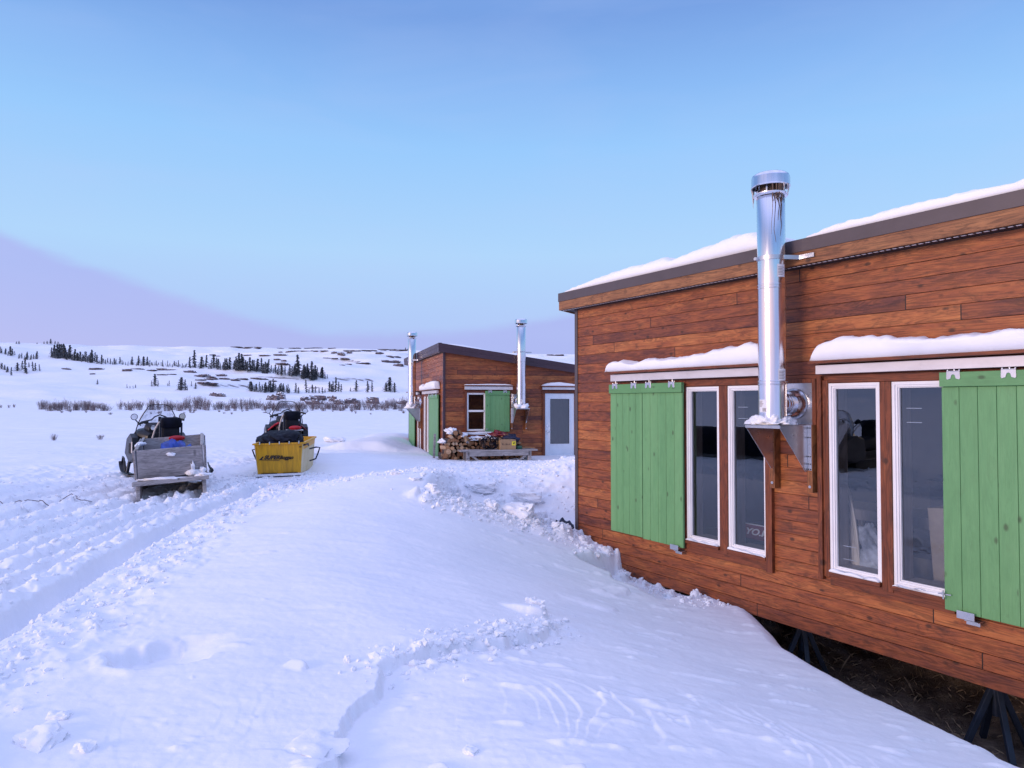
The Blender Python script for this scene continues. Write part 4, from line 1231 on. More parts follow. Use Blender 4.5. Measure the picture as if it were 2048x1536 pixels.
# red banner lettered in white behind the second window
mb = MB(); mb.box(0, 1.1, .0, .012, -.17, 0); mb.box(0, 1.1, -.003, .012, .0005, .012, 1)
ban = mb.build('sled_panel', [M_MAROON, M_LABEL]); place(ban, 1.75, .95, .18)
tag(ban, 'dark red panel with white italic letters behind the second window', 'panel')
text_obj('lettering', 'YO.M', M_LABEL, ban, Matrix.Translation((.40, -.002, -.115)) @ Matrix.Rotation(R(90), 4, 'X'), .105, .35, .003, sx=1.35)

# ---------------------------------------------------------------- snowmobiles (local y = forward)
def rrect(w, h, r=.25, n=4):
    """rounded rectangle ring in (x,z), centred on x, from z 0..h"""
    r = r*min(w, h); pts = []
    for cx, cz, a0 in ((w/2-r, h-r, 0), (-w/2+r, h-r, 90), (-w/2+r, r, 180), (w/2-r, r, 270)):
        for k in range(n+1):
            a = R(a0+90*k/n); pts.append((cx+r*math.cos(a), cz+r*math.sin(a)))
    return pts
def loft_y(mb, secs, mi=0):
    """secs: (y, xc, w, z0, h, round)"""
    mb.loft([[(xc+p[0], y, z0+p[1]) for p in rrect(w, h, rd)] for (y, xc, w, z0, h, rd) in secs], mi)

def snowmobile(loc, rz, label, hood, hoodlow, group, tagside, z_scale=1.0, pitch=0.0):
    s = empty('snowmobile', loc, rz, label, 'snowmobile', group)
    s.rotation_euler[0] = pitch
    s.scale = (1, 1, z_scale)
    # track belt with lugs
    mb = MB(); n = 22; ring = []
    for k in range(n):
        a = 2*math.pi*k/n
        yy = math.cos(a); zz = math.sin(a)
        ring.append(((-.62+ .80*math.copysign(abs(yy)**.6, yy)), .17+.17*math.copysign(abs(zz)**.55, zz)))
    mb.prism(ring, 'x', -.25, .25)
    for k in range(34):
        t_ = k/34*2*math.pi; yy = math.cos(t_); zz = math.sin(t_)
        y_, z_ = (-.62+.815*math.copysign(abs(yy)**.6, yy)), .17+.185*math.copysign(abs(zz)**.55, zz)
        mb.box(-.22, .22, y_-.010, y_+.010, z_-.012, z_+.012)
    mb.build('track', M_RUBBER, s)
    # tunnel and foot boards
    mb = MB(); mb.prism([(-.22, .30), (-.24, .46), (.24, .46), (.22, .30)], 'y', -1.40, .25)
    for sx in (-1, 1): mb.box(*sorted((sx*.24, sx*.44)), -.85, .35, .30, .32)
    mb.build('tunnel', M_BLACK, s, bevel=.01)
    # rear rack, bumper and snow flap
    mb = MB()
    mb.tube([(-.24, -1.0, .50), (-.25, -1.52, .52), (-.12, -1.62, .52), (.12, -1.62, .52), (.25, -1.52, .52), (.24, -1.0, .50)], .014, 8)
    mb.tube([(-.25, -1.3, .62), (-.25, -1.55, .66), (.25, -1.55, .66), (.25, -1.3, .62)], .012, 8)
    for sx in (-1, 1): mb.tube([(sx*.24, -1.2, .46), (sx*.25, -1.35, .64)], .011, 6)
    mb.build('rear_rack', M_STEEL, s, smooth=50)
    mb = MB(); mb.prism([(-1.42, .40), (-1.50, .38), (-1.60, .10), (-1.585, .10), (-1.47, .37)], 'x', -.24, .24); mb.build('snow_flap', M_RUBBER, s)
    # seat
    mb = MB(); loft_y(mb, [(-1.12, 0, .36, .46, .26, .35), (-1.05, 0, .40, .46, .34, .35), (-.6, 0, .40, .46, .33, .35), (-.35, 0, .38, .46, .26, .35), (.1, 0, .30, .46, .26, .4), (.28, 0, .22, .47, .30, .4)])
    mb.build('seat', M_FABRIC, s, smooth=45)
    # tall passenger backrest with a roll bag on top
    mb = MB(); loft_y(mb, [(-.86, 0, .28, .74, .28, .2), (-.84, 0, .31, .72, .33, .2), (-.76, 0, .31, .72, .34, .2), (-.73, 0, .28, .74, .30, .2)])
    bk = mb.build('backrest', M_FABRIC, s, smooth=45)
    mb = MB(); loft_y(mb, [(-.90, 0, .33, 1.02, .16, .3), (-.88, 0, .37, 1.00, .20, .3), (-.73, 0, .37, 1.00, .21, .3), (-.70, 0, .33, 1.02, .17, .3)])
    mb.build('roll_bag', M_BAG, bk, smooth=45)
    mb = MB(); mb.tube([(-.20, -.80, 1.12), (-.24, -.62, .98), (-.26, -.45, .80), (-.25, -.40, .62)], .018, 8)
    mb.build('strap', M_TAGP, bk, smooth=50)
    mb = MB(); mb.tube([(.19, -.83, .80), (.19, -.83, 1.1)], .02, 8); mb.tube([(-.19, -.83, .5), (-.19, -.83, 1.1)], .02, 8); mb.build('backrest_frame', M_STEEL, bk, smooth=50)
    # tail lamp
    mb = MB(); mb.loft([[(.03+w*math.cos(a*math.pi/8), y, .82+h*math.sin(a*math.pi/8)) for a in range(16)] for (y, w, h) in ((-1.10, .05, .02), (-1.19, .14, .045), (-1.235, .145, .05), (-1.25, .12, .035))])
    mb.build('tail_light', M_REDLENS, s, smooth=50)
    mb = MB(); mb.box(-.16, .22, -1.18, -1.0, .745, .775); mb.build('lamp_bracket', M_GALV, s, bevel=.006)
    # body: belly pan, flared side panels and hood
    mb = MB(); loft_y(mb, [(.10, 0, .44, .30, .40, .2), (.40, 0, .86, .22, .50, .25), (.80, 0, .98, .22, .50, .3), (1.15, 0, .86, .24, .44, .35), (1.45, 0, .50, .30, .26, .4), (1.55, 0, .2, .36, .12, .4)])
    mb.build('body', M_BLACK, s, smooth=40)
    mb = MB(); loft_y(mb, [(.22, 0, .48, .66, .20, .4), (.42, 0, .80, .62, .32, .45), (.75, 0, .86, .58, .38, .45), (1.1, 0, .70, .56, .28, .5), (1.42, 0, .40, .50, .14, .5)])
    mb.build('hood', M_BLACK, s, smooth=40)
    if hood is not M_BLACK:
        for sx in (-1, 1):
            q = MB(); a_ = [(.17, .26, .88), (.30, .23, .84), (.47, .26, .70), (.50, .60, .74), (.45, 1.0, .74), (.22, 1.05, .86), (.16, .62, .97)]
            q.loft([[(sx*x, y, z+o_) for x, y, z in a_] for o_ in (0, .035)])
            q.build('hood_panel', hood if sx < 0 else M_MAROON, s, smooth=30, bevel=.008)
    for sx in (-1, 1):
        mb = MB(); mb.loft([[(sx*(.47+o_), y, z) for (y, z) in ((.18, .34), (.30, .78), (.55, .86), (1.0, .74), (1.25, .42), (.7, .26))] for o_ in (-.08, .03, .045)])
        sp = mb.build('side_panel', hoodlow, s, smooth=30, bevel=.012)
        if sx == tagside:
            q = MB(); q.prism([(.20, .48), (.20, .70), (.31, .70), (.31, .48)], 'x', sx*.516, sx*.524); q.build('registration_tag', M_TAGP, sp)
            q = MB()
            for k in range(4): q.prism([(.40+k*.07, .45), (.40+k*.07, .66), (.44+k*.07, .66), (.44+k*.07, .45)], 'x', sx*.516, sx*.523)
            q.build('air_vent', M_RUBBER, sp)
    # dash with two dials
    mb = MB(); loft_y(mb, [(.30, 0, .40, .86, .14, .4), (.45, 0, .52, .88, .20, .4), (.62, 0, .50, .86, .16, .4)])
    ds = mb.build('dash', M_BLACK, s, smooth=40)
    for sx in (-1, 1):
        q = MB(); q.tube([(sx*.12, .31, .97), (sx*.12, .295, .975)], .05, 14); q.build('dial', M_LABEL if sx < 0 else M_STEEL, ds)
    # windshield
    mb = MB(); na, nt = 17, 9; vs = []; fs = []
    for i in range(nt):
        t_ = i/(nt-1)
        for k in range(na):
            a = -1+2*k/(na-1)
            wd = (.40+.03*math.sin(t_*math.pi)-.17*t_**2.4)
            droop = .34*abs(a)**5*(1-t_)**1
            x = wd*math.sin(a*R(78))/math.sin(R(78))
            y = .66+.16*math.cos(a*R(78))-.30*t_
            z = .90+.55*t_*(1-.16*abs(a)**3) - droop
            vs.append((x, y, z))
    for i in range(nt-1):
        for k in range(na-1): fs.append((i*na+k, i*na+k+1, (i+1)*na+k+1, (i+1)*na+k))
    mb.add(vs, fs)
    ws = mb.build('windshield', M_SHIELD, s, smooth=180, recalc=False)
    q = MB(); path = [vs[i*na] for i in range(nt)] + [vs[(nt-1)*na+k] for k in range(1, na-1)] + [vs[i*na+na-1] for i in reversed(range(nt))]
    q.tube(path, .009, 6); q.build('shield_rim', M_BLACK, ws, smooth=50)
    # bars, grips, mirrors
    mb = MB(); mb.tube([(-.42, .14, 1.06), (-.36, .18, 1.10), (-.16, .28, 1.14), (-.10, .30, 1.20), (0, .30, 1.24), (.10, .30, 1.20), (.16, .28, 1.16), (.36, .18, 1.15), (.42, .14, 1.13)], .014, 8)
    mb.tube([(0, .36, .95), (0, .31, 1.2)], .03, 8)
    hb = mb.build('handlebar', M_BLACK, s, smooth=50)
    for sx, z0 in ((-1, 1.06), (1, 1.13)):
        q = MB(); q.tube([(sx*.43, .13, z0), (sx*.31, .21, z0+.035)], .022, 10); q.tube([(sx*.30, .215, z0+.03), (sx*.24, .245, z0+.045)], .035, 8); q.build('grip', M_RUBBER, hb, smooth=50)
        q = MB(); q.tube([(sx*.33, .45, 1.02), (sx*.40, .44, 1.10), (sx*.44, .44, 1.15)], .012, 8)
        q.lathe([(.0, -.012), (.06, -.012), (.068, 0), (.06, .012), (.0, .012)], (0, 0, 0), 18)
        nv = 18*5
        rm = Matrix.Translation((sx*.455, .44, 1.20)) @ Matrix.Rotation(R(90), 4, 'X')
        q.v[-nv:] = [tuple(rm @ Vector(p)) for p in q.v[-nv:]]
        mi = q.build('mirror', M_BLACK, s, smooth=50)
        g_ = MB(); g_.lathe([(0, 0), (.056, 0)], (0, 0, 0), 18); g_.v = [tuple(rm @ Vector((p[0], p[1], p[2]+.0135))) for p in g_.v]
        g_.build('mirror_glass', M_CHROME, mi)
    # skis with their front loops, on struts
    for sx in (-1, 1):
        q = MB()
        q.loft([[(sx*.50-.07, y, z), (sx*.50+.07, y, z), (sx*.50+.07, y, z+.025), (sx*.50-.07, y, z+.025)] for (y, z) in ((.35, .03), (.6, 0), (1.2, 0), (1.45, .03), (1.62, .11), (1.70, .20))])
        sk = q.build('ski', M_BLACK, s, bevel=.008)
        q = MB(); q.tube([(sx*.50, 1.68, .20), (sx*.50, 1.60, .32), (sx*.50, 1.42, .30), (sx*.50, 1.28, .12), (sx*.50, 1.24, .03)], .018, 8); q.build('ski_loop', M_BLACK, sk, smooth=50)
        q = MB(); q.tube([(sx*.50, .95, .03), (sx*.44, .92, .40)], .035, 8); q.tube([(sx*.50, .95, .2), (sx*.25, .85, .34)], .02, 8); q.build('strut', M_STEEL, sk, smooth=50)
    q = MB(); q.box(-.03, .03, -1.86, -1.56, .30, .33); q.build('hitch', M_STEEL, s)
    return s

def dup_tree(o, parent=None):
    c = o.copy(); COL.objects.link(c)
    if parent is not None: c.parent = parent
    for ch in list(o.children): dup_tree(ch, c)
    return c

x_, y_ = -7.10, 14.55
snowmobile((x_, y_, .16), R(36), 'all black snowmobile with tall clear windshield hitched to the grey plywood sled', M_BLACK, M_BLACK, 'parked snowmobiles', -1)
x_, y_ = -5.62, 18.0
snowmobile((x_, y_, .24), R(23), 'black snowmobile with red hood panel and clear windshield in front of the yellow sled', M_RED, M_BLACK, 'parked snowmobiles', -1)

# ---------------------------------------------------------------- plywood box sled
def wooden_sled():
    s = empty('box_sled', (-5.41, 11.45, .13), R(21), 'weathered grey plywood box sled on wooden runners, open on top', 'sled', None)
    s.rotation_euler = (R(-1.5), R(-4.0), R(24))
    s.scale = (.94, 1, 1)
    # local: rear at y=0, front y=2.3
    P = 0.02
    def panel(name, poly3, thick, mat, parent=s):
        mb = MB(); a = [Vector(p) for p in poly3]; n = (a[1]-a[0]).cross(a[2]-a[0]).normalized()*thick
        vs = a + [p+n for p in a]; k = len(a)
        mb.add(vs, [tuple(range(k))[::-1], tuple(range(k, 2*k))] + [(i, (i+1) % k, (i+1) % k+k, i+k) for i in range(k)])
        return mb.build(name, mat, parent, bevel=.003)
    zb = .34
    panel('tailboard', [(-.50, 0, zb), (.50, 0, zb), (.50, -.03, .80), (-.50, -.03, .80)], -.02, M_PLY)
    panel('headboard', [(-.52, 2.25, zb), (.52, 2.25, zb), (.54, 2.40, .94), (-.54, 2.40, .94)], .02, M_PLY)
    for sx in (-1, 1):
        sd = panel('side_board', [(sx*.515, .0, zb), (sx*.525, 2.24, zb), (sx*.555, 2.40, .94), (sx*.545, 1.9, .96), (sx*.525, .5, .86), (sx*.525, -.03, .80)], sx*.02, M_PLY)
        q = MB()
        q.bar((sx*.525+sx*.015, .05, zb), (sx*.535+sx*.015, .02, .80), .05, .035); q.bar((sx*.545, 1.1, zb), (sx*.56, 1.1, .88), .05, .035); q.bar((sx*.545, 2.15, zb), (sx*.575, 2.25, .92), .05, .035)
        q.bar((sx*.50, -.03, .815), (sx*.53, 2.38, .955), .045, .028)
        q.build('batten', M_GREYW, sd, bevel=.004)
        r_ = MB()
        r_.prism([(-.26, .0), (-.30, .06), (-.20, .26), (2.35, .26), (2.72, .42), (2.80, .44), (2.62, .20), (2.30, .0)], 'x', sx*.50-.03, sx*.50+.03)
        r_.build('runner', M_GREYW, s, bevel=.008)
    q = MB(); q.box(-.58, .58, -.30, -.10, .262, .325); 
    q.build('rear_step', M_GREYW, s, bevel=.01)
    q = MB()
    for k in range(6): q.box(-.55, .55, .02+k*.42, .18+k*.42, .262, .30)
    q.box(-.5, .5, .01, 2.24, .301, .338)
    q.build('deck', M_GREYW, s, bevel=.004)
    q = MB(); rd = random.Random(3)
    q.tube([(.60, -.05, .33), (.61, .2, .37), (.625, .6, .34), (.62, 1.1, .40), (.62, 1.7, .35), (.61, 2.2, .40)], .014, 6)
    for k in range(5):
        a = .05+k*.12; q.tube([(.60, a, .30), (.66, a+.03, .37), (.60, a+.07, .42)], .011, 6)
    q.tube([(-.5, -.02, .335), (-.2, -.045, .345), (.2, -.04, .34), (.58, -.03, .35)], .010, 6)
    q.build('lashing_rope', M_BLACK, s, smooth=60)
    q = MB(); q.tube([(-.3, 2.7, .36), (0, 3.3, .30), (.3, 2.7, .36)], .02, 8); q.build('tow_bar', M_STEEL, s, smooth=50)
    return s
ws_ = wooden_sled()
MS = Matrix.Translation(ws_.location) @ ws_.rotation_euler.to_matrix().to_4x4()
o = blob('crumpled blue tarp bundled in the plywood sled', MS @ Vector((.10, 1.0, .50)), (.27, .45, .33), 44, 'tarp_bundle', 'tarp', M_TARP, sub=4, amp=.9, freq=1.9, flat=-.4, rz=R(21))
# snow caught on the sled
for k, (x, y, z, sx, sy, sz) in enumerate(((.33, -.035, .37, .09, .03, .05), (.32, -.03, .47, .03, .02, .07), (.46, -.035, .39, .05, .03, .06), (-.06, -.20, .33, .33, .085, .022), (.45, -.2, .33, .12, .09, .035), (.0, -.05, .70, .06, .02, .03), (-.49, 1.2, .87, .05, .5, .03))):
    blob(['powder snow stuck low on the sled tailboard', 'upright streak of snow on the sled tailboard', 'snow clump at the lower corner of the sled tailboard', 'thin snow lying along the sled rear step', 'snow pile on the end of the sled rear step', 'star shaped snow splat high on the sled tailboard', 'snow rim along the far side board of the plywood sled'][k], MS @ Vector((x, y, z)), (sx, sy, sz), 50+k, 'snow_clump', 'snow', M_SNOW, 'snow stuck to the plywood sled', sub=3, amp=1.0, freq=2.0, flat=-.9, rz=R(21))

# ---------------------------------------------------------------- yellow tub sled
def yellow_sled():
    s = empty('tub_sled', (-4.68, 14.4, .18), R(9), 'yellow plastic tub sled with black lettering across its back', 'sled', None)
    s.rotation_euler = (R(-2), R(-1.5), R(9))
    def ringr(y, w, z, r=.06, front=0):
        return None
    mb = MB()
    def loop(z, w, y0, y1, inset=0):
        r = .07; pts = []
        for cx, cy, a0 in ((w/2-r, y1-r*2, 0), (-w/2+r, y1-r*2, 90), (-w/2+r, y0+r, 180), (w/2-r, y0+r, 270)):
            for k in range(5):
                a = R(a0+90*k/4); pts.append((cx+r*math.cos(a), cy+r*math.sin(a)*(2 if a0 < 180 else 1), z))
        return pts
    zb, zt = .05, .66
    def lev(t_): return loop(zb+(zt-zb)*t_, .87+.10*t_, .05-.05*t_, 2.05+.16*t_)
    outer = [lev(t_) for t_ in (0, .25, .5, .75, .97)]
    lip = [[(p[0]*1.065, p[1]*1.01-.025, p[2]+dz) for p in lev(1.0)] for dz in (-.03, .0)]
    inner = [[(p[0]*.965, p[1]*.985+.012, p[2]) for p in lev(t_)] for t_ in (1.0, .6, .1)]
    # front rises towards its tip
    rings = outer + lip + inner
    rings = [[(x, y, z + .10*max(0, (y-.6)/1.6)*(z > .5)) for x, y, z in r_] for r_ in rings]
    mb.loft(rings)
    tub = mb.build('tub', [M_YEL, M_PALEYEL], s, smooth=35)
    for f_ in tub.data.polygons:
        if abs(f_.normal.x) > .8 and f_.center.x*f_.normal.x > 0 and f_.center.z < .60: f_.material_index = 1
    mb = MB(); mb.box(-.47, .47, -.02, 2.0, .0, .045); mb.prism([(2.0, 0), (2.0, .045), (2.5, .22), (2.52, .2), (2.2, .03)], 'x', -.45, .45)
    for k in range(5): mb.box(-.40+k*.19, -.34+k*.19, -.03, -.0201, .01, .04)
    mb.build('skid_plate', M_VINYL, s, bevel=.008)
    q = MB(); q.box(-.35, -.04, .0, .052, .046, .058); q.box(.08, .36, .0, .052, .046, .058); q.build('drain_slot', M_BLACK, s)
    for sx in (-1, 1):
        q = MB(); q.tube([(sx*.485, .95, .50), (sx*.62, .97, .53), (sx*.70, 1.0, .52), (sx*.66, 1.0, .40), (sx*.61, 1.0, .28), (sx*.48, .98, .24)], .016, 8); q.build('side_handle', M_STEEL, s, smooth=60)
    q = MB()
    for k in range(5): q.tube([(-.36+k*.19, -.035, .635), (-.36+k*.19, -.028, .69)], .011, 6)
    q.build('rivet', M_GALV, tub)
    q = MB(); q.tube([(.49, .05, .60), (.54, .3, .62), (.53, .45, .58), (.50, .6, .60)], .016, 7); q.box(.40, .45, -.03, .02, .56, .575); q.build('buckle_strap', M_BLACK, tub)
    # lettering on the back
    MT = Matrix.Translation((-.285, -.0, .345)) @ Matrix.Rotation(R(2.0), 4, 'Y') @ Matrix.Rotation(R(90), 4, 'X')
    # back wall leans outward: follow it
    MT = Matrix.Translation((0, .0185, 0)) @ MT
    MT = MT @ Matrix.Rotation(R(4.7), 4, 'X')
    text_obj('lettering', 'SUPER', M_INK, tub, MT @ Matrix.Translation((0, 0, .004)), .105, .35, .004, .003, sx=1.02)
    text_obj('outline_lettering', 'Boggan', M_INK, tub, MT @ Matrix.Translation((.300, .002, .004)), .098, .35, -.001, .003, outline=True, sx=.92)
    q = MB(); q.add([(-.10, -.018, .006), (-.02, -.010, .006), (-.045, -.002, .006), (.0, .055, .006), (-.035, .05, .006)], [(0, 1, 2, 3, 4)])
    q.add([(-.10, -.018, .006), (.30, -.028, .006), (.30, -.020, .006), (-.02, -.010, .006)], [(0, 1, 2, 3)])
    q.build('swoosh', M_INK, tub, MT, recalc=False)
    q = MB(); q.tube([(-.2, 2.4, .18), (0, 3.0, .26), (.2, 2.4, .18)], .02, 8); q.build('tow_bar', M_STEEL, s, smooth=50)
    return s
ys_ = yellow_sled()
MY = Matrix.Translation(ys_.location) @ ys_.rotation_euler.to_matrix().to_4x4()
blob('dark tarp covered load bulging over the rim of the yellow sled', MY @ Vector((-.14, .98, .64)), (.46, .84, .29), 63, 'covered_load', 'tarp', M_BAG, sub=5, amp=.45, freq=1.0, flat=-.5, rz=R(11), boxy=.12)

# machine and covered sled that the cabin windows mirror, standing left of the view
snowmobile((-8.6, 6.9, .02), R(-60), 'black snowmobile mirrored in the window that shows the pointed board', M_BLACK, M_BLACK, 'parked snowmobiles', -1)
fs_ = empty('freight_sled', (-10.4, 10.0, .0), R(2), 'long dark covered freight sled mirrored in the panes beside the double shutter', 'sled')
mb = MB(); mb.loft([[(x*w_, y, .22+z*h_) for x, z in ((-.5, 0), (.5, 0), (.52, .5), (.40, .85), (.15, 1), (-.15, 1), (-.40, .85), (-.52, .5))] for (y, w_, h_) in ((-2.3, 1.0, .6), (-2.2, 1.1, .75), (-1, 1.15, .82), (.2, 1.1, .74), (1.4, 1.15, .8), (2.2, 1.05, .7), (2.35, .9, .5))])
mb.build('load_cover', M_BAG, fs_, smooth=50)
for sx in (-.42, .42):
    q = MB(); q.prism([(-2.5, 0), (-2.55, .2), (2.6, .21), (2.95, .36), (2.8, .1), (2.4, 0)], 'x', sx-.03, sx+.03); q.build('runner', M_GREYW, fs_, bevel=.006)
# ---------------------------------------------------------------- wood pile, bench and boxes by the far cabin
GZ = .0
def W3(u, out, z): return WFE @ Vector((u, -out, z))
logs = []
rdl = random.Random(11)
def log_mesh(i):
    mb = MB(); L = .40
    if i in (0, 3):      # round
        n = 12; r = .075
        ring = [(r*(1+.08*rdl.uniform(-1, 1))*math.cos(2*math.pi*k/n), r*(1+.08*rdl.uniform(-1, 1))*math.sin(2*math.pi*k/n)) for k in range(n)]
    elif i in (1, 4):    # half
        n = 8; r = .095
        ring = [(r*math.cos(math.pi*k/n), r*math.sin(math.pi*k/n)-.035) for k in range(n+1)]
    else:                # quarter wedge
        n = 5; r = .12
        ring = [(-.05, -.05)] + [(-.05+r*math.cos(math.pi/2*k/n), -.05+r*math.sin(math.pi/2*k/n)) for k in range(n+1)]
    k = len(ring)
    vs = [(p, -L/2, q) for p, q in ring] + [(p*.97, L/2, q*.97) for p, q in ring]
    mb.add(vs, [(a, (a+1) % k, (a+1) % k+k, a+k) for a in range(k)], 0)
    mb.add(vs, [tuple(range(k)), tuple(range(k, 2*k))], 1)
    if i not in (0, 3):
        # split faces show pale wood
        nn = len(mb.f)
        if i in (1, 4): mb.m[k-1] = 1
        else: mb.m[0] = 1; mb.m[k-1] = 1
    return mb
proto = []
for i in range(6):
    o = log_mesh(i).build('firewood_log', [M_BARK, M_LOGEND], bevel=.004, seg=1)
    proto.append(o)
RZF = math.atan2(FU[1], FU[0])
spots = []
zb = .0
for row in range(10):
    z = zb + .075 + row*.094
    # pile outline: tall at its left, lower to the right
    ul = -.28 + .04*row
    for c in range(21):
        u = ul + c*.112 + (row % 2)*.056
        top = np.interp(u, [-.4, -.2, .1, .3, .55, 1.0, 1.6, 1.9, 2.1, 2.2], [.30, .55, .86, .80, .66, .62, .74, .66, .45, .1])
        if z < top+.02: spots.append((u, z, row, c))
random.shuffle(spots)
first = [True]*6
outs = (.55,)
for n_, (u, z, row, c) in enumerate(spots):
    i = rdl.choice((0, 1, 2, 2, 3, 4, 5, 5))
    o = proto[i] if first[i] else proto[i].copy()
    if not first[i]: COL.objects.link(o)
    first[i] = False
    out = .62 + rdl.uniform(-.05, .05) + (.12 if u < .5 else 0)
    o.location = W3(u+rdl.uniform(-.02, .02), out, z+rdl.uniform(-.012, .012))
    s_ = rdl.uniform(.62, .95); o.scale = (s_, 1, s_)
    o.rotation_euler = (rdl.uniform(-.1, .1), rdl.uniform(0, 6.28), RZF + rdl.uniform(-.18, .18))
    tag(o, 'split log in the stack under the small cabin window', 'firewood log', 'logs in the firewood stack')
for k, (u, out, z, sx, sy, sz) in enumerate(((.08, .7, .86, .14, .18, .09), (-.16, .72, .60, .10, .18, .06), (.34, .7, .76, .13, .18, .06), (.75, .65, .66, .22, .18, .05), (1.15, .62, .68, .18, .18, .06), (.5, .68, .58, .08, .18, .04))):
    blob(['snow crest on the highest peak of the firewood stack', 'snow on the left shoulder of the firewood stack', 'snow on the right shoulder of the firewood peak', 'snow on the low middle of the firewood stack', 'snow lump on the firewood behind the netted bag', 'small snow patch among the stacked logs'][k], W3(u, out, z), (sx, sy, sz), 70+k, 'snow_clump', 'snow', M_SNOW, 'snow on the firewood stack', sub=4, amp=1.2, freq=2.4, flat=-.6, rz=RZF)
# bench in front
bn = empty('timber_bench', W3(1.26, 1.18, -.10), RZF, 'grey weathered timber bench in front of the firewood stack', 'bench')
mb = MB()
for k in range(3): mb.box(-1.06, 1.06, -.21+k*.145, -.075+k*.145, .46, .50)
mb.build('bench_top', M_GREYW, bn, bevel=.005)
mb = MB(); mb.box(-.86, .86, -.20, -.165, .34, .459); mb.build('apron', M_GREYW, bn, bevel=.004)
for sx in (-.86, .84):
    for sy in (-.16, .16):
        l = MB(); l.box(sx-.045, sx+.045, sy-.04, sy+.04, -.1, .459); l.build('leg', M_GREYW, bn, bevel=.005)
l = MB(); l.bar((-.75, -.14, .35), (-.25, -.14, .0), .05, .05); l.bar((.75, -.14, .35), (.4, -.14, .1), .05, .05); l.build('brace', M_GREYW, bn)
def bench_pt(x, y, z): return Matrix.Translation(bn.location) @ Matrix.Rotation(RZF, 4, 'Z') @ Vector((x, y, z))
cb = MB(); cb.box(-.22, .22, -.16, .16, 0, .26); cb.box(-.225, .225, -.003, .003, .2601, .2625)
o = cb.build('cardboard_box', M_CARD, bevel=.004); o.location = bench_pt(.23, -.02, .501); o.rotation_euler = (0, 0, RZF+.04)
tag(o, 'brown cardboard box with a yellow sticker on the outdoor bench', 'box')
q = MB(); q.box(.11, .215, -.1625, -.1605, .11, .22); st = q.build('yellow_sticker', M_STICK, o)
q = MB(); q.add([(.14, -.164, .16), (.16, -.164, .20), (.165, -.164, .18), (.185, -.164, .20), (.185, -.164, .165), (.170, -.164, .15), (.155, -.164, .145)], [(0,1,2,3,4,5,6)]); q.build('sticker_mark', M_INK, st)
q = MB(); rdk = random.Random(2)
for k in range(5): q.box(-.17+k*.05, -.17+k*.05+rdk.uniform(.02, .04), -.1622, -.1606, .12, .12+rdk.uniform(.02, .05))
q.build('printed_mark', M_INKGREY, o)
# netted bag of split wood
q = MB(); rdk = random.Random(8)
bagc = []
for k in range(34):
    a = rdk.uniform(0, 6.28); t_ = rdk.uniform(-.8, .8)
    rr = .17*math.sqrt(max(.05, 1-t_*t_)); 
    c = Vector((t_*.25, rr*math.cos(a)*.7-.0, .17+rr*math.sin(a)*.95))
    d_ = Vector((rdk.uniform(-1, 1), rdk.uniform(-.4, .4), rdk.uniform(-1, 1))).normalized()*.055
    q.bar(c-d_, c+d_, rdk.uniform(.02, .045), rdk.uniform(.02, .04), k % 2)
o = q.build('kindling_bag', [M_BARK, M_BAG], bevel=.004, seg=1); o.location = bench_pt(-.22, .0, .505); o.rotation_euler = (0, 0, RZF)
tag(o, 'dark netted sack of kindling next to the cardboard box', 'sack')
nt_ = MB()
for k in range(11):
    t_ = -.9+k*.18; rr = .185*math.sqrt(1-t_*t_)
    nt_.tube([(t_*.27, rr*math.cos(a)*.75, .175+rr*math.sin(a)) for a in np.linspace(0, 6.28, 17)], .004, 4, cap=False)
for k in range(12):
    a = k/12*6.28
    nt_.tube([(t_*.27, .185*math.sqrt(1-t_*t_)*math.cos(a)*.75, .175+.185*math.sqrt(1-t_*t_)*math.sin(a)) for t_ in np.linspace(-.95, .95, 9)], .004, 4, cap=False)
nt_.build('net', M_BAG, o)
# green tin and small tools on the bench's right end
q = MB(); q.lathe([(0, 0), (.085, 0), (.09, .01), (.09, .07), (.06, .09), (0, .09)], (0, 0, 0), 20); o = q.build('green_pan', M_GREEN, smooth=40); o.location = bench_pt(.58, -.03, .501); tag(o, 'small dark green pan on the bench beside the cardboard box', 'pan')
q = MB(); q.bar((-.18, 0, .02), (.16, .05, .03), .04, .03); q.bar((.0, .05, .045), (.25, -.04, .02), .03, .025)
o = q.build('wood_offcut', M_SPLIT); o.location = bench_pt(.80, .05, .501); o.rotation_euler = (0, 0, RZF); tag(o, 'small pale wood offcuts on the free end of the bench', 'offcut')
blob('dark cloth heap behind the cardboard box on the wood pile', W3(1.72, .72, .62), (.24, .2, .13), 81, 'cloth_heap', 'cloth', M_NAVY, sub=4, amp=.8, freq=2.2, flat=-.6)
blob('maroon sack lying on top of the firewood', W3(1.42, .62, .78), (.22, .16, .09), 82, 'maroon_sack', 'sack', M_MAROON, sub=4, amp=.8, freq=2.2, flat=-.6)
q = MB(); q.box(-.03, .03, -.012, .012, 0, .75); o = q.build('grey_plank', M_GREYW, bevel=.003); o.location = W3(-.33, .35, .05); o.rotation_euler = (R(-4), R(3), RZF); tag(o, 'grey plank standing at the corner beside the firewood', 'plank')
blob('folded white sheet over the top of the firewood', W3(1.1, .42, .80), (.55, .12, .05), 83, 'white_sheet', 'sheet', M_LABEL, sub=4, amp=.5, freq=2, flat=-.6, rz=RZF)
# dark blue bundle in the dug path by the near cabin's corner
gp = (.74, 10.22)
blob('dark navy bundle lying in the snow at the big cabin corner', (gp[0], gp[1], -.17), (.13, .16, .12), 91, 'navy_bundle', 'bundle', M_NAVY, sub=4, amp=.9, freq=1.8, flat=-.8)
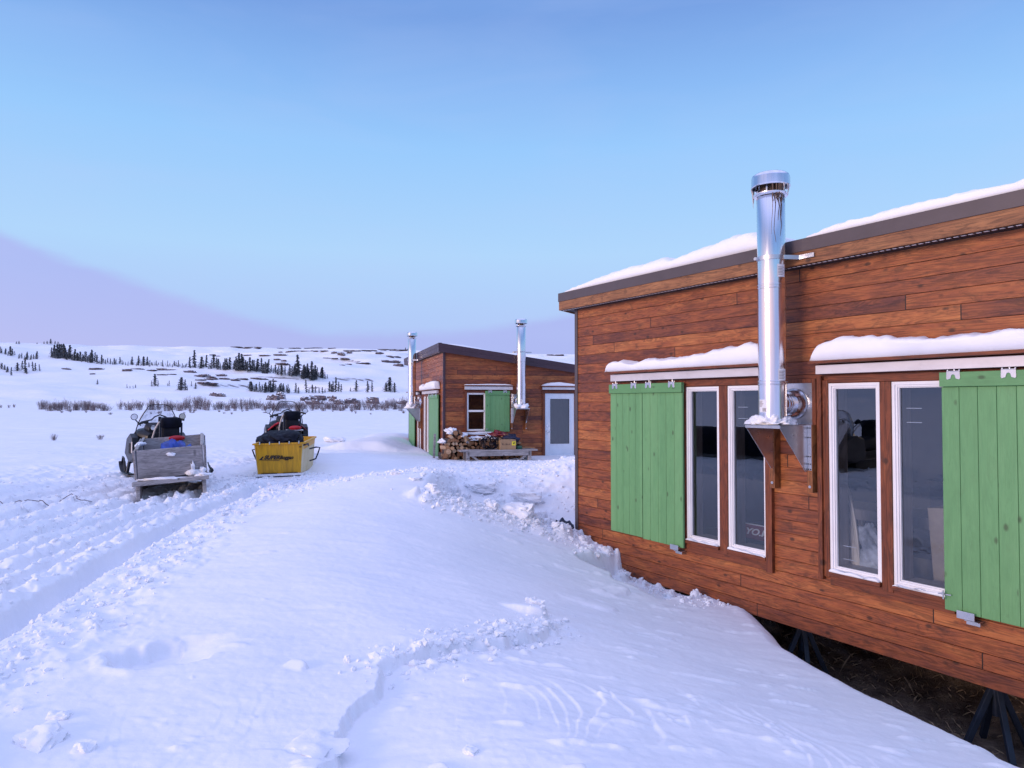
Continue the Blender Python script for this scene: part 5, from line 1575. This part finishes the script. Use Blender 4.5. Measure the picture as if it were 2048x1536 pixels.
# dead branch on the churned snow
p = []
for i_ in range(26):
    x_ = -7.75+i_*.057; y_ = 10.75+.05*math.sin(i_*1.3)+.03*math.sin(i_*3.1)
    p.append((x_, y_, max(hz(x_+q_, y_-.04, True) for q_ in (-.08, -.04, 0, .04, .08))+.012))
mb = MB(); mb.tube(p, [.0065]*(len(p)-1)+[.003], 6)
mb.tube([p[3], (p[3][0]-.2, p[3][1]-.15, p[3][2]+.0)], [.005, .002], 5); mb.tube([p[5], (p[5][0]+.15, p[5][1]-.18, p[5][2])], [.005, .002], 5)
tag(mb.build('dead_branch', M_TWIG, smooth=60), 'thin dark branch lying across the churned snow', 'branch')

# ---------------------------------------------------------------- bare ground under the near cabin
def soil():
    n = 150; m_ = 70
    us = np.linspace(-.2, 11, n); ws = np.linspace(-NDEP-.3, 2.6, m_)
    U, Wd = np.meshgrid(us, ws, indexing='ij')
    X = NC[0]+U*NU[0]-Wd*NI[0]; Y = NC[1]+U*NU[1]-Wd*NI[1]
    Z = -1.13 + .10*fbm(X/.5, Y/.5, 4, 201) + .04*fbm(X/.09, Y/.09, 3, 203) + .10*S((Wd-.3)/2)*0
    v = np.stack([X, Y, Z], -1).reshape(-1, 3)
    mb = MB(); f = []
    for i in range(n-1):
        for j in range(m_-1): f.append((i*m_+j, (i+1)*m_+j, (i+1)*m_+j+1, i*m_+j+1))
    mb.add(v.tolist(), f)
    o = mb.build('bare_ground', M_SOIL, smooth=180)
    tag(o, 'dark snow free earth under the raised cabin', 'ground', kind='structure')
    rd = np.random.RandomState(4)
    g = MB()
    for k in range(7000):
        i = rd.randint(0, n); j = rd.randint(20, m_)
        x, y, z = v[i*m_+j] + np.array([rd.uniform(-.05, .05), rd.uniform(-.05, .05), 0])
        h = rd.uniform(.015, .05) if rd.rand() < .985 else rd.uniform(.10, .2)
        a = rd.uniform(0, 6.28); lean = rd.uniform(.5, 2.6)*h
        dx, dy = math.cos(a), math.sin(a); w_ = .0022
        g.add([(x-dy*w_, y+dx*w_, z-.01), (x+dy*w_, y-dx*w_, z-.01), (x+dx*lean*.4+dy*w_*.8, y+dy*lean*.4-dx*w_*.8, z+h*.6), (x+dx*lean, y+dy*lean, z+h)], [(0, 1, 2), (0, 2, 3)])
    o = g.build('dry_grass', M_GRASS, recalc=False)
    tag(o, 'dry flattened grass on the bare earth under the cabin', 'grass', kind='stuff')
soil()

# ---------------------------------------------------------------- snow blocks along the dug edge
blocks = [(862, 992, 26, 22), (908, 994, 22, 24), (884, 1000, 16, 12), (932, 1000, 20, 14), (948, 1022, 12, 10), (985, 1028, 26, 22), (1002, 1018, 22, 24), (1040, 1042, 60, 34), (1082, 1040, 24, 20), (1100, 1052, 22, 18),
          (1065, 1062, 14, 10), (1112, 1070, 16, 12), (1130, 1074, 16, 12), (832, 962, 26, 8), (790, 950, 22, 8), (960, 984, 60, 22), (1050, 1004, 60, 26), (1020, 1030, 22, 18), (1168, 1085, 18, 16), (1246, 1125, 18, 18),
          (1322, 1150, 44, 22), (1345, 1160, 24, 14), (1182, 1100, 14, 12), (1290, 1148, 22, 10), (1075, 1222, 34, 24), (1000, 1280, 26, 10), (905, 1318, 20, 10), (1062, 1210, 20, 14),
          (70, 1500, 100, 50), (155, 1522, 44, 34), (622, 1520, 120, 26), (110, 1448, 46, 24), (690, 1335, 12, 16), (930, 1365, 12, 9), (668, 884, 46, 12), (940, 1520, 30, 12), (345, 1312, 12, 8)]
names = ['squat', 'jagged', 'tilted', 'rounded', 'flat', 'crumbling', 'angular']
for k, (px, py, w_, h_) in enumerate(blocks):
    g_ = ground_at(px, py)
    if g_ is None: continue
    X, Y, Z = g_
    s_ = Y/F_PX
    Z = hz(X, Y, True)
    big = w_ > 40
    lab = 'broken snow block in the jumble along the edge of the dug path'
    if k in (20, 21): lab = 'snow chunk lying against the foot of the big cabin wall'
    if k in (24, 27): lab = 'broken crust slab on the smooth drift near the crack'
    if k == 7: lab = 'largest pale snow block on the edge of the dug path'
    if k in (18, 19, 22, 23): lab = 'small snow chunk beside the shovelled notch at the wall'
    if k in (25, 26): lab = 'low snow chunk beside the crack in the drift'
    if k in (28, 29, 31): lab = 'faceted snow slab sunk in the drift at the lower left corner'
    if k in (30, 35): lab = 'flat snow slab barely rising from the drift at the bottom edge'
    if k in (32, 33, 36): lab = 'tiny chip of snow standing alone on the smooth drift'
    if k == 34: lab = 'wind carved snow slab beyond the handle of the yellow sled'
    blob(lab, (X, Y+.05, Z+h_*s_*(.22 if k < 28 or k > 31 else -.12)), (w_*s_*.5, w_*s_*.42, h_*s_*.55), 300+k, 'snow_block', 'snow block', M_SNOW, 'broken snow blocks', sub=4, amp=.55, freq=1.5, flat=-.75, rz=random.uniform(-.6, .6), boxy=.75 if k < 28 or k > 31 else .45)

# loose clods scattered over the churned snow
def clods():
    rd = np.random.RandomState(12)
    bm = bmesh.new(); bmesh.ops.create_icosphere(bm, subdivisions=1, radius=1)
    base = np.array([v.co[:] for v in bm.verts]); fc = [tuple(v.index for v in f.verts) for f in bm.faces]; bm.free()
    xs = []; ys = []; sz = []
    for k in range(11000):
        t_ = rd.rand()
        if t_ < .55:
            y = rd.uniform(2.2, 15); x = np.interp(y, RUT_Y, RUT_X) + rd.choice([rd.normal(.42, .20), -.2-abs(rd.normal(0, 2.2))], p=[.25, .75])
        elif t_ < .68:
            x = rd.uniform(-2.2, 1.3); y = rd.uniform(10.8, 18.5)
        elif t_ < .80:
            x = rd.uniform(-5, -1); y = 12.3+.2*(x+3)+rd.normal(0, .8)
        elif t_ < .90:
            x = rd.uniform(-1.2, .9); y = 9.65+.12*(x+1.1)+rd.normal(0, .18)
        elif t_ < .95:
            u_ = rd.uniform(0, 2.8); w_ = abs(rd.normal(.1, .25))+.02; x = NC[0]+u_*NU[0]-w_*NI[0]; y = NC[1]+u_*NU[1]-w_*NI[1]
        else:
            q = rd.rand(); x = -.8+q*1.2+rd.normal(0, .12); y = 4.4+q*1.4+rd.normal(0, .12)
        xs.append(x); ys.append(y); sz.append((.007+.030*rd.rand()**3.5)*(1.35 if y > 9 else 1))
    xs = np.array(xs); ys = np.array(ys); zs = height(xs, ys)
    keep = zs > -.62
    vs = []; fs = []; n0 = 0
    for x, y, z, s_ in zip(xs[keep], ys[keep], zs[keep], np.array(sz)[keep]):
        a = rd.uniform(0, 6.28); c_, sn = math.cos(a), math.sin(a)
        p = base*(1+.35*rd.uniform(-1, 1, (len(base), 1)))*s_*np.array([1, .75, .7])
        p = np.stack([p[:, 0]*c_-p[:, 1]*sn+x, p[:, 0]*sn+p[:, 1]*c_+y, p[:, 2]+z+s_*.12], -1)
        vs.append(p); fs += [tuple(i+n0 for i in f) for f in fc]; n0 += len(base)
    me = bpy.data.meshes.new('snow_clods'); me.from_pydata(np.concatenate(vs).tolist(), [], fs); me.materials.append(M_SNOW)
    o = bpy.data.objects.new('snow_clods', me); COL.objects.link(o)
    tag(o, 'loose clods of churned snow', 'snow', kind='stuff')
clods()

# ---------------------------------------------------------------- rocks
def rock_protos(n, seed0):
    out = []
    for k in range(n):
        bm = bmesh.new(); bmesh.ops.create_icosphere(bm, subdivisions=4, radius=1)
        co = np.array([v.co[:] for v in bm.verts])
        mxx = np.abs(co).max(1, keepdims=True); co = co*.45 + (co/mxx)*.5
        n_ = fbm(co[:, 0]*1.6+k*5+co[:, 2], co[:, 1]*1.6-co[:, 2]*1.7, 4, seed0+k)
        co = co*(1+.7*n_)[:, None]
        co[:, 2] += .12*np.floor(co[:, 2]*3+n_)
        for v, c in zip(bm.verts, co): v.co = c
        me = bpy.data.meshes.new('boulder'); bm.to_mesh(me)
        me.materials.append(M_ROCK); me.materials.append(M_SNOW)
        for f in me.polygons: 
            f.material_index = 1 if (f.normal.z > .55 and f.center.z > .05) else 0
            f.use_smooth = False
        bm.free(); out.append(me)
    return out
RP = rock_protos(5, 500)
def rock(px, py, w_, h_, name, label, cat, group, i, tmin=60):
    g_ = ground_at(px, py, tmin)
    if g_ is None:
        d_ = pix_ray(px, py); X, Y = d_[0]*655, d_[1]*655; g_ = (X, Y, hz(X, Y))
    X, Y, Z = g_; s_ = Y/F_PX
    o = bpy.data.objects.new(name, RP[i % len(RP)]); COL.objects.link(o)
    o.location = (X, Y, Z + h_*s_*.1)
    o.scale = (w_*s_*.55, w_*s_*.35, h_*s_*.75); o.rotation_euler = (0, 0, random.uniform(-.3, .3))
    tag(o, label, cat, group)
for k, a in enumerate([(545, 800, 22, 8), (562, 798, 16, 10), (612, 802, 18, 7), (635, 799, 32, 7), (630, 808, 30, 8), (665, 803, 14, 9), (678, 808, 20, 7), (706, 806, 26, 8), (745, 807, 24, 11), (807, 808, 22, 6), (426, 792, 14, 5), (441, 793, 18, 5), (660, 797, 10, 4)]):
    rock(*a, 'boulder', 'brown grey boulder half buried in snow behind the willow scrub', 'boulder', 'boulders at the foot of the hill', k)
led = [(133,739,14,3),(195,739,24,4),(254,742,18,5),(277,739,20,3),(322,741,60,4),(185,749,10,3),(381,745,20,5),(405,753,36,6),(410,760,36,5),(334,750,34,2),(409,768,30,3),(431,753,40,5),(436,759,40,5),(478,761,38,6),(414,768,36,4),(523,759,40,3),(545,763,16,2),(570,704,26,4),(562,711,24,3),(560,722,26,4),(566,729,22,4),(673,709,30,6),(664,717,30,2),(691,730,30,3),(785,715,34,3),(777,724,40,5),(796,732,18,5),(699,707,10,4),(420,691.5,40,1.6),(496,695,60,1.6),(615,697,120,1.8),(750,702,130,1.8),(790,700,60,1.6),(291,690,60,1.6),(370,691,30,1.2),(1100,705,60,1.6),(1112,711,44,1.6),(505,697,40,1.6),(620,703,40,2),(640,703,30,2),(590,703,16,2),(530,712,20,2),(497,711,16,2),(425,711,12,3),(436,713,10,2),(725,727,24,2),(690,719,16,3),(760,707,14,3),(700,703,24,1.6)]
led2 = []
for (px, py, w_, h_) in led:
    if w_ < 26: led2.append((px, py, w_, h_*.7)); continue
    n_ = max(2, int(w_/17))
    for q in range(n_):
        led2.append((px-w_/2+w_*(q+random.uniform(.3, .7))/n_, py+random.uniform(-1, 1)*min(2.5, h_*.4), w_/n_*random.uniform(.6, 1.1), h_*random.uniform(.35, .75)))
for k, a in enumerate(led2):
    rock(*a, 'rock_ledge', 'dark bare rock ledge showing through the snow on the far hillside', 'rock ledge', 'bare rock ledges on the hill', k+1, 120)

# ---------------------------------------------------------------- spruces
def spruce_mesh(seed, wide=.16, dens=1.0, lean=0.0):
    rd = random.Random(seed)
    mb = MB()
    mb.tube([(0, 0, -.06), (0, 0, .3), (lean*.5, 0, .7), (lean, 0, 1.0)], [.018, .013, .008, .002], 6, 0)
    nb = int(150*dens)
    for k in range(nb):
        z = .04 + .95*(k/nb)**.95
        a = rd.uniform(0, 6.28)
        prof = (1-z)**.8*(.75+.5*rd.random())*(.6+.4*math.sin(z*37+seed))
        L = wide*max(.12, prof)*(1.0 if z > .12 else .75)
        dx, dy = math.cos(a), math.sin(a)
        x0 = lean*z
        droop = -.35*L
        tip = (x0+dx*L, dy*L, z+droop+.02)
        for q in range(5):
            t_ = (q+.6)/5
            cx, cy, cz = x0+dx*L*t_, dy*L*t_, z+droop*t_*t_+.01
            s_ = (.020+.016*rd.random())*(1.2-t_*.6)
            a2 = a+rd.uniform(-1.2, 1.2)
            ex, ey = math.cos(a2)*s_*1.5, math.sin(a2)*s_*1.5
            px_, py_ = -math.sin(a2)*s_*.7, math.cos(a2)*s_*.7
            mb.add([(cx-ex*.3-px_, cy-ey*.3-py_, cz), (cx-ex*.3+px_, cy-ey*.3+py_, cz+s_*.3), (cx+ex, cy+ey, cz-s_*rd.uniform(.3, 1.1)), (cx, cy, cz+s_*.9)], [(0, 1, 2), (0, 1, 3), (1, 2, 3)], 1)
    for q in range(8):
        z = .90+.012*q; s_ = .018*(1-q*.08)
        a2 = q*2.4; mb.add([(lean*z+math.cos(a2)*s_, math.sin(a2)*s_, z), (lean*z-math.sin(a2)*s_*.6, math.cos(a2)*s_*.6, z), (lean*z, 0, z+.045)], [(0, 1, 2)], 1)
    me_o = mb.build('spruce', [M_TRUNK, M_NEEDLE], recalc=False)
    me = me_o.data; bpy.data.objects.remove(me_o)
    return me
SP = [spruce_mesh(1, .36, .9), spruce_mesh(2, .28, .8), spruce_mesh(3, .44, 1.0), spruce_mesh(4, .23, .6), spruce_mesh(5, .26, .5, .03), spruce_mesh(6, .56, 1.3)]
rdt = random.Random(21)
def tree(px, py, h, label, group, kind=None, tmin=100):
    g_ = ground_at(px, py, tmin)
    if g_ is None: return
    X, Y, Z = g_
    o = bpy.data.objects.new('spruce', SP[kind if kind is not None else rdt.choice((0, 0, 1, 1, 3, 4, 2, 3))]); COL.objects.link(o)
    hh = h*Y/F_PX
    o.location = (X, Y, Z-.02*hh); o.scale = (hh*rdt.uniform(1.1, 1.65), hh*rdt.uniform(1.1, 1.65), hh)
    o.rotation_euler = (rdt.uniform(-.04, .04), rdt.uniform(-.04, .04), rdt.uniform(0, 6.28))
    tag(o, label, 'spruce tree', group)
def stand(x0, x1, y0, y1, n, h0, h1, label, group, kind=None, pw=1.6):
    for k in range(n):
        f = (k+rdt.random())/n
        px = x0+(x1-x0)*f
        tree(px, y0+(y1-y0)*f+rdt.uniform(-2.2, 2.2), h0+(h1-h0)*rdt.random()**pw, label, group, kind)
G1 = ('dark spruce in the dense clump high on the left hillside', 'spruces in the dense hillside clump')
stand(102, 186, 714, 725, 38, 11, 30, *G1)
stand(105, 140, 712, 716, 8, 12, 18, *G1)
G2 = ('spruce in the small group at the edge of the hill, beyond the snow bowl', 'spruces at the hill edge')
stand(-4, 31, 707, 711, 10, 9, 21, *G2)
stand(35, 77, 718, 720, 11, 8, 17, *G2)
G3 = ('scattered spruce on the open snow bowl below the hill clump', 'spruces on the snow bowl')
stand(0, 18, 735, 748, 6, 9, 15, *G3)
for a in ((22, 751, 17), (35, 742, 17), (50, 746, 31), (44, 740, 18), (58, 735, 10), (66, 742, 19), (71, 742, 16), (79, 742, 14), (53, 748, 12)): tree(*a, *G3)
G4 = ('spruce in the long thin tree line across the middle slope', 'spruces in the long tree line')
stand(185, 297, 725, 732, 24, 6, 20, *G4)
stand(295, 400, 731, 736, 34, 5, 14, *G4)
for a in ((388, 735, 35), (402, 736, 23), (379, 735, 22), (264, 730, 17), (277, 731, 20), (294, 731, 18), (240, 728, 14)): tree(*a, *G4)
stand(400, 535, 735, 746, 44, 7, 29, *G4)
stand(523, 655, 746, 757, 42, 8, 26, *G4)
for a in ((596, 752, 41, *G4, 0), (590, 754, 24, *G4, 2), (623, 756, 34, *G4, 0), (615, 757, 28), (608, 758, 26), (631, 757, 26), (477, 742, 36, *G4, 1), (484, 742, 34, *G4, 1), (403, 737, 24), (450, 741, 24)): tree(*(a if len(a) > 3 else a+G4))
for k in range(9): tree(604+k*3.6, 760+rdt.uniform(-3, 2), rdt.uniform(14, 26), *G4)
G5 = ('spruce in the low thicket at the foot of the slope', 'spruces in the low thicket')
stand(498, 580, 782, 786, 34, 9, 20, *G5)
for a in ((546, 785, 28), (541, 785, 24), (566, 785, 18), (503, 783, 20), (576, 786, 18)): tree(*a, *G5)
G6 = ('small spruce standing apart on the flat foot of the slope', 'lone spruces at the slope foot')
for a in ((592, 786, 20), (597, 787, 13), (618, 786, 10), (625, 786, 17), (631, 786, 14), (638, 786, 11), (645, 787, 13), (650, 785, 8)): tree(*a, *G6)
tree(612, 785, 26, 'bent bare little spruce below the tree line', None, 4)
G7 = ('spruce in the tight clump right of the low thicket', 'spruces in the tight clump')
for a in ((659, 783, 20), (666, 784, 22), (671, 784, 30), (677, 783, 20), (682, 784, 16), (663, 784, 16)): tree(*a, *G7)
tree(712, 783, 23, 'single well shaped spruce on open snow between two clumps', None, 2)
tree(701, 783, 8, 'very small spruce left of the single well shaped one', None, 0)
tree(736, 785, 23, 'taller of the two spruces side by side near the bushy one', None, 1)
tree(744, 784, 21, 'shorter of the two spruces side by side near the bushy one', None, 1)
tree(779, 783, 29, 'broad bushy spruce beside the side wall of the small cabin', None, 5); tree(789, 785, 20, 'slim spruce at the skirt of the broad bushy one', None, 2)
tree(772, 783, 18, 'low spruce tucked against the left of the broad bushy one', None, 5)
G8 = ('little isolated spruce on the open snowfield', 'isolated little spruces')
for a in ((195, 769, 10), (254, 776, 8), (260, 777, 5), (266, 777, 6), (271, 776, 7), (338, 772, 11), (335, 772, 6)): tree(*a, *G8)
G9 = ('spruce in the small cluster on the snowfield behind the scrub', 'spruces in the small snowfield cluster')
for a in ((310, 772, 24, *G9, 2), (303, 773, 12), (316, 773, 12), (360, 780, 18), (363, 781, 27), (370, 781, 22), (357, 780, 12), (374, 781, 10), (391, 778, 13), (383, 773, 10)): tree(*(a if len(a) > 3 else a+G9))
G10 = ('tiny spruce silhouetted on the skyline', 'spruces on the skyline')
for a in ((33, 688, 5), (38, 688, 6), (74, 688, 3), (88, 688, 5), (94, 688, 6), (101, 688, 10), (110, 688, 6), (116, 688, 5), (129, 688, 6), (146, 688, 8), (151, 688, 8), (161, 688, 6), (174, 688, 5), (811, 700, 5), (816, 700, 4), (990, 700, 3), (1125, 706, 2.5)):
    g_ = ground_at(a[0], a[1], 100)
    if g_ is None:
        d_ = pix_ray(a[0], a[1]); tt = 640.0
        X, Y = d_[0]*tt, d_[1]*tt; Z = hz(X, Y)
        o = bpy.data.objects.new('spruce', SP[5]); COL.objects.link(o); hh = a[2]*Y/F_PX
        o.location = (X, Y, Z); o.scale = (hh, hh, hh); tag(o, G10[0], 'spruce tree', G10[1])
    else: tree(*a, *G10, 5)

# ---------------------------------------------------------------- willow scrub
def bush_mesh(seed, n=34):
    rd = random.Random(seed); mb = MB()
    for k in range(n):
        a = rd.uniform(0, 6.28); r0 = rd.uniform(0, .35); lean = rd.uniform(.05, .55); h = rd.uniform(.45, 1.0)
        x0, y0 = math.cos(a)*r0, math.sin(a)*r0
        dx, dy = math.cos(a+rd.uniform(-.5, .5))*lean, math.sin(a+rd.uniform(-.5, .5))*lean
        pts = [(x0, y0, -.1), (x0+dx*.35, y0+dy*.35, h*.4), (x0+dx, y0+dy, h)]
        mb.tube(pts, [.012, .009, .004], 4, 0, cap=False)
        for q in range(7):
            t_ = rd.uniform(.25, .95); bx, by, bz = x0+dx*t_, y0+dy*t_, h*t_
            a2 = rd.uniform(0, 6.28); l = rd.uniform(.10, .32)
            e = (bx+math.cos(a2)*l*.6, by+math.sin(a2)*l*.6, bz+l*.8)
            mb.tube([(bx, by, bz), e], [.007, .003], 3, 0, cap=False)
    o = mb.build('willow_bush', M_TWIG, recalc=False); me = o.data; bpy.data.objects.remove(o); return me
BM = [bush_mesh(k, 30+6*k) for k in range(4)]
GB = ('bare twiggy willow bush in the scrub belt across the snowfield', 'willow bushes in the scrub belt')
def bush(px, py, w_, h_, label, group, tmin=40):
    g_ = ground_at(px, py, tmin)
    if g_ is None: return
    X, Y, Z = g_; s_ = Y/F_PX
    o = bpy.data.objects.new('willow_bush', BM[rdt.randrange(4)]); COL.objects.link(o)
    o.location = (X, Y, Z); o.scale = (w_*s_, w_*s_*.8, h_*s_); o.rotation_euler = (0, 0, rdt.uniform(0, 6.28))
    tag(o, label, 'bush', group)
for k in range(112):
    px = 60 + (820-60)*(k+rdt.random())/112
    den = np.interp(px, [40, 64, 100, 185, 215, 240, 330, 360, 500, 520, 640, 660, 820], [.15, .7, 1, 1, .45, .8, .9, .9, 1, .9, 1, .85, 1])
    if rdt.random() > den: continue
    hh = rdt.uniform(9, 19)*np.interp(px, [60, 110, 200, 230, 420, 560, 700, 820], [.7, 1.15, .8, .9, 1.15, .9, .9, 1.1])
    bush(px, rdt.choice((817, 819, 820, 821, 822)), rdt.uniform(11, 20), hh*1.25, *GB)
for k in range(26):
    bush(rdt.uniform(120, 815), rdt.uniform(823, 830), rdt.uniform(4, 9), rdt.uniform(3, 8), 'low snow covered twig clump in front of the scrub belt', 'low twig clumps')
for px, py in ((2, 816), (18, 816), (28, 815)): bush(px, py, 5, 7, 'small twig clump at the thin end of the scrub belt', 'twig clumps at the thin end of the belt')
bush(108, 882, 10, 14, 'sparse dry twigs poking from the snow, left of the other tuft', None, 10); bush(200, 878, 14, 9, 'low dry twig tuft in the open snow near the black snowmobile', None, 10)
